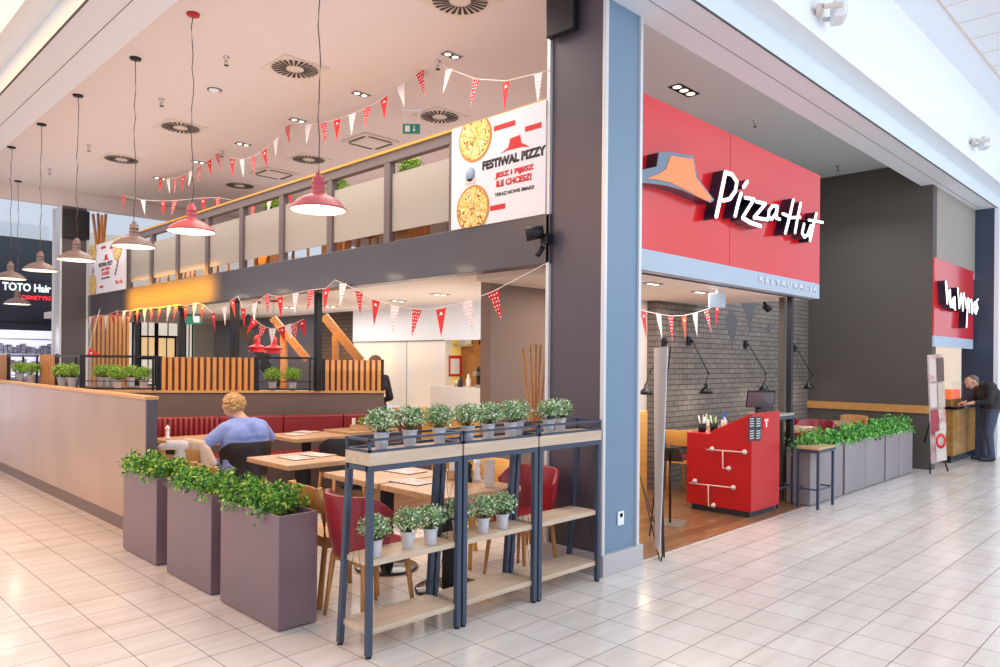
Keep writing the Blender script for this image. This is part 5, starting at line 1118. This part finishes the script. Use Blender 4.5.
# ================================================================== PEOPLE
def body(name, caps, matfn, mats, parent=None, vox=.011, loc=None, rz=0, smooth=2):
    bm = B()
    for (p, r, q, s) in caps:
        p, q = Vector(p), Vector(q); L = (q - p).length; n = max(1, int(L / (min(r, s) * .45)))
        for k in range(n + 1):
            f = k / n; rr = r + (s - r) * f; v = bmesh.ops.create_icosphere(bm, subdivisions=2, radius=rr)['verts']
            for w_ in v: w_.co += p.lerp(q, f)
    me = bpy.data.meshes.new(name + '_raw'); bm.to_mesh(me); bm.free(); o = bpy.data.objects.new(name + '_raw', me); COL.objects.link(o)
    m = o.modifiers.new('r', 'REMESH'); m.mode = 'VOXEL'; m.voxel_size = vox; m.use_smooth_shade = True
    m = o.modifiers.new('s', 'SMOOTH'); m.factor = .5; m.iterations = smooth * 2
    dg = bpy.context.evaluated_depsgraph_get(); m2 = bpy.data.meshes.new_from_object(o.evaluated_get(dg)); bpy.data.objects.remove(o); bpy.data.meshes.remove(me)
    m2.name = name
    for x in mats: m2.materials.append(M[x])
    for p in m2.polygons: p.material_index = matfn(p.center); p.use_smooth = True
    o = bpy.data.objects.new(name, m2); COL.objects.link(o)
    if parent: o.parent = parent
    if loc is not None: o.location = loc
    o.rotation_euler = (0, 0, rz); return o
def hand(caps, wr, d, side, up=Vector((0, 0, 1))):
    """palm and five separate bent fingers, palm down, pointing along d"""
    wr = Vector(wr); d = Vector(d).normalized(); s = up.cross(d).normalized() * side
    caps.append((wr, .026, wr + d * .05, .03)); caps.append((wr + d * .03 + s * .018, .018, wr + d * .085 + s * .03, .015)); caps.append((wr + d * .03 - s * .018, .018, wr + d * .08 - s * .03, .014))
    for k, (o, L) in enumerate(((.036, .062), (.013, .072), (-.011, .068), (-.034, .052))):
        a = wr + d * .085 + s * o; b = a + d * L * .55 + s * o * .15 - up * .006; c = b + d * L * .4 - up * .02; caps.append((a, .0105, b, .0095)); caps.append((b, .0095, c, .0085))
    a = wr + d * .03 + s * .035; b = a + d * .035 + s * .028 - up * .005; caps.append((a, .013, b, .011)); caps.append((b, .011, b + d * .03 + s * .006, .0095))
def headcaps(c, f, tilt=0):
    """skull, jaw, nose, ears; f = facing direction (unit)"""
    c = Vector(c); f = Vector(f).normalized(); l = Vector((0, 0, 1)).cross(f).normalized(); u = f.cross(l) * -1
    u = l.cross(f) * -1 if (l.cross(f)).z < 0 else l.cross(f)
    r = [(c - f * .02, .088, c + f * .015 + u * .015, .086), (c + f * .03 - u * .05, .058, c + f * .055 - u * .075, .036), (c + f * .03 - u * .02, .07, c + f * .045 - u * .05, .055),
         (c + f * .095 + u * .005, .012, c + f * .115 - u * .03, .014)]
    for s in (-1, 1): r.append((c + l * s * .086 - u * .02, .016, c + l * s * .09 + u * .012, .018)); r.append((c + f * .085 + l * s * .032 + u * .03, .014, c + f * .082 + l * s * .05 + u * .028, .012))
    r.append((c + f * .092 - l * .02 - u * .058, .010, c + f * .092 + l * .02 - u * .058, .010))
    return r
def face_bits(parent, c, f):
    c = Vector(c); f = Vector(f).normalized(); l = Vector((0, 0, 1)).cross(f).normalized(); u = l.cross(f); u = -u if u.z < 0 else u
    bm = B()
    for s in (-1, 1): sphere(bm, c + f * .084 + l * s * .033 + u * .008, .0115, 2)
    obj('eyes', bm, 'paper', parent)
    bm = B()
    for s in (-1, 1): sphere(bm, c + f * .0925 + l * s * .033 + u * .008, .0045, 1)
    obj('pupils', bm, 'hairdark', parent)
    bm = B(); tube(bm, [c + f * .101 - l * .022 - u * .058, c + f * .104 - u * .060, c + f * .101 + l * .022 - u * .058], .005, 6); obj('lips', bm, 'redleather', parent)
# woman seated with her back to us
wp = Vector((-1.02, 3.80, 0)); wrz = math.radians(102)
t = thing('person', 'person in a light blue sweater with curly blond hair seated with back to the camera', 'person', wp, wrz)
hc = Vector((.14, .045, 1.155)); hf = Vector((.80, .35, -.42)).normalized()
caps = [((0, -.11, .56), .165, (0, .11, .56), .165), ((.05, -.05, .68), .185, (.05, .05, .68), .185), ((.01, -.10, .62), .17, (.0, -.10, .86), .155), ((.01, .10, .62), .17, (.0, .10, .86), .155),
        ((.0, 0, .60), .17, (.0, 0, .92), .135), ((-.02, -.19, .58), .09, (-.01, -.17, .86), .10), ((-.02, .19, .58), .09, (-.01, .17, .86), .10), ((.02, -.13, .90), .115, (.02, .13, .90), .115), ((.03, 0, .96), .085, (.08, .02, 1.06), .062), ((.03, -.20, .93), .085, (.03, -.13, .95), .09), ((.03, .20, .93), .085, (.03, .13, .95), .09),
        ((0, -.11, .53), .11, (.42, -.12, .52), .08), ((0, .11, .53), .11, (.42, .12, .52), .08), ((.42, -.12, .50), .072, (.44, -.12, .12), .045), ((.42, .12, .50), .072, (.44, .12, .12), .045),
        ((.42, -.12, .06), .045, (.60, -.13, .04), .035), ((.42, .12, .06), .045, (.60, .13, .04), .035)]
for s, el, wr in ((-1, (.10, -.40, .80), (.36, -.20, .80)), (1, (.12, .38, .79), (.38, .16, .80))):
    caps += [((.03, s * .215, .93), .082, el, .062), (el, .06, wr, .036)]; hand(caps, Vector(wr) + Vector((.02, 0, 0)), (.5, -s * .15, -.1), -s)
caps += headcaps(hc, hf)
wb = body('body', caps, lambda c: 0 if (c.z > 1.045 or (c.x > .36 and .74 < c.z)) else (2 if (c.z < .56 and c.x > .12) or c.z < .50 else 1), ['skin', 'sweater', 'trousers'], t)
bm = B(); rg = random.Random(3)
for k in range(240):
    d = Vector((rg.gauss(0, 1), rg.gauss(0, 1), rg.gauss(.15, 1))).normalized()
    if d.dot(hf) > .45 or (d.z < -.62): continue
    sphere(bm, hc - hf * .012 + Vector((0, 0, .018)) + Vector((d.x * .098, d.y * .102, d.z * .098)), rg.uniform(.018, .032), 1, (1, 1, .85))
sphere(bm, hc - hf * .022 + Vector((0, 0, .022)), .098, 3)
me_h = obj('curly_hair', bm, 'hairblond', t); face_bits(t, hc, hf)
# man at the kiosk
t = thing('person', 'person in a black jacket and jeans bending over the takeaway counter', 'person', (10.28, -.40, 0), math.radians(128))
hc = Vector((.20, .0, 1.36)); hf = Vector((.8, 0, -.6)).normalized()
caps = [((-.10, -.08, .90), .12, (-.10, .08, .90), .12), ((-.12, 0, .93), .16, (-.10, 0, 1.12), .165), ((-.08, -.08, 1.15), .145, (-.08, .08, 1.15), .145), ((-.05, -.1, 1.26), .11, (-.05, .1, 1.26), .11), ((.02, 0, 1.30), .07, (.12, 0, 1.34), .055),
        ((-.02, -.18, 1.27), .075, (-.02, .18, 1.27), .075)]
for s in (-1, 1):
    caps += [((-.10, s * .09, .88), .105, (-.03, s * .11, .50), .078), ((-.03, s * .11, .50), .072, (-.08, s * .12, .09), .05), ((-.09, s * .12, .05), .048, (.10, s * .13, .04), .04)]
    el = Vector((.02, s * .25, 1.03)); wr = Vector((.22, s * .12, 1.00)); caps += [((-.02, s * .20, 1.26), .07, el, .055), (el, .053, wr, .036)]; hand(caps, wr + Vector((.02, 0, 0)), (.6, -s * .1, -.15), -s)
caps += headcaps(hc, hf)
body('body', caps, lambda c: 0 if (c.x > .11 and c.z > 1.22) or (c.x > .22 and c.z > .9) else (3 if c.z < .085 else (2 if c.z < .90 else 1)), ['skin', 'jacket', 'jeans', 'shoe'], t)
bm = B(); sphere(bm, hc - hf * .03 + Vector((0, 0, .014)), .088, 3, (1, 1, .96)); obj('short_hair', bm, 'hairgrey', t); face_bits(t, hc, hf)
# person behind the short slat screen
a = aw(375, 400, 10.9)
t = thing('person', 'person in a dark jacket standing mostly hidden behind the short slat screen', 'person', (a.x, a.y, 0), math.radians(95))
hc = Vector((.03, .0, 1.60)); hf = Vector((1, 0, -.15)).normalized()
caps = [((0, -.08, .95), .12, (0, .08, .95), .12), ((0, 0, 1.0), .13, (0, 0, 1.2), .13), ((0, -.09, 1.26), .11, (0, .09, 1.26), .11), ((0, -.1, 1.36), .085, (0, .1, 1.36), .085), ((.0, 0, 1.42), .055, (.02, 0, 1.52), .05)]
for s in (-1, 1):
    caps += [((0, s * .09, .92), .1, (.02, s * .1, .5), .075), ((.02, s * .1, .5), .07, (0, s * .1, .09), .048), ((0, s * .1, .05), .045, (.16, s * .11, .04), .038)]
    el = Vector((-.03, s * .27, 1.08)); wr = Vector((.18, s * .18, .98)); caps += [((0, s * .19, 1.36), .07, el, .055), (el, .05, wr, .035)]; hand(caps, wr + Vector((.02, 0, 0)), (.6, -s * .1, -.15), -s)
caps += headcaps(hc, hf)
body('body', caps, lambda c: 0 if c.z > 1.45 or (c.x > .18 and c.z > .85) else (2 if c.z < .95 else 1), ['skin', 'jacket', 'trousers'], t)
bm = B(); sphere(bm, hc - hf * .03 + Vector((0, 0, .018)), .098, 3); obj('short_hair', bm, 'hairdark', t); face_bits(t, hc, hf)
# bag and coat on the chair by the partition
def soft(name, parts, m, label, cat, extra=None):
    caps = [(Vector(p), r, Vector(q), s) for p, r, q, s in parts]
    return body(name, caps, lambda c: 0, [m], None, .014)
bp0 = aw(173, 450, 6.75); bp1 = aw(197, 452, 6.85)
o = soft('handbag', [(bp0 + Rv * a + Uv * z + Fv * f, .05, bp0 - Rv * .03 + Uv * z + Fv * f, .05) for a in (.08,) for z in (-.12, -.06, 0, .04) for f in (0, .05)] + [(bp0 - Rv * .10 + Uv * z, .045, bp0 + Rv * .08 + Uv * z, .05) for z in (-.12, -.05, .02)], 'bag', '', '')
tag(o, 'pale grey bag with a black badge hanging on the chair by the partition end', 'bag')
bm = B(); c = bp0 - Fv * .06 + Uv * -.01; prism(bm, [c - Rv * .04 - Uv * .02, c + Rv * .04 - Uv * .02, c + Rv * .04 + Uv * .02, c - Rv * .04 + Uv * .02], -Fv * .008); obj('black_badge', bm, 'blackmetal', o)
o = soft('draped_coat', [(bp1 + Rv * (-.09) + Uv * .10, .04, bp1 + Rv * (-.13) - Uv * .16, .055), (bp1 + Rv * (-.02) + Uv * .09, .04, bp1 + Rv * (-.04) - Uv * .14, .06), (bp1 + Rv * .04 + Uv * .07, .045, bp1 + Rv * .09 - Uv * .12, .055), (bp1 + Rv * .09 + Uv * .02, .04, bp1 + Rv * .15 - Uv * .10, .04), (bp1 - Rv * .1 + Uv * .1, .035, bp1 + Rv * .05 + Uv * .08, .035)], 'coat', '', '')
tag(o, 'beige coat draped beside the pale bag left of the woman in blue', 'coat')
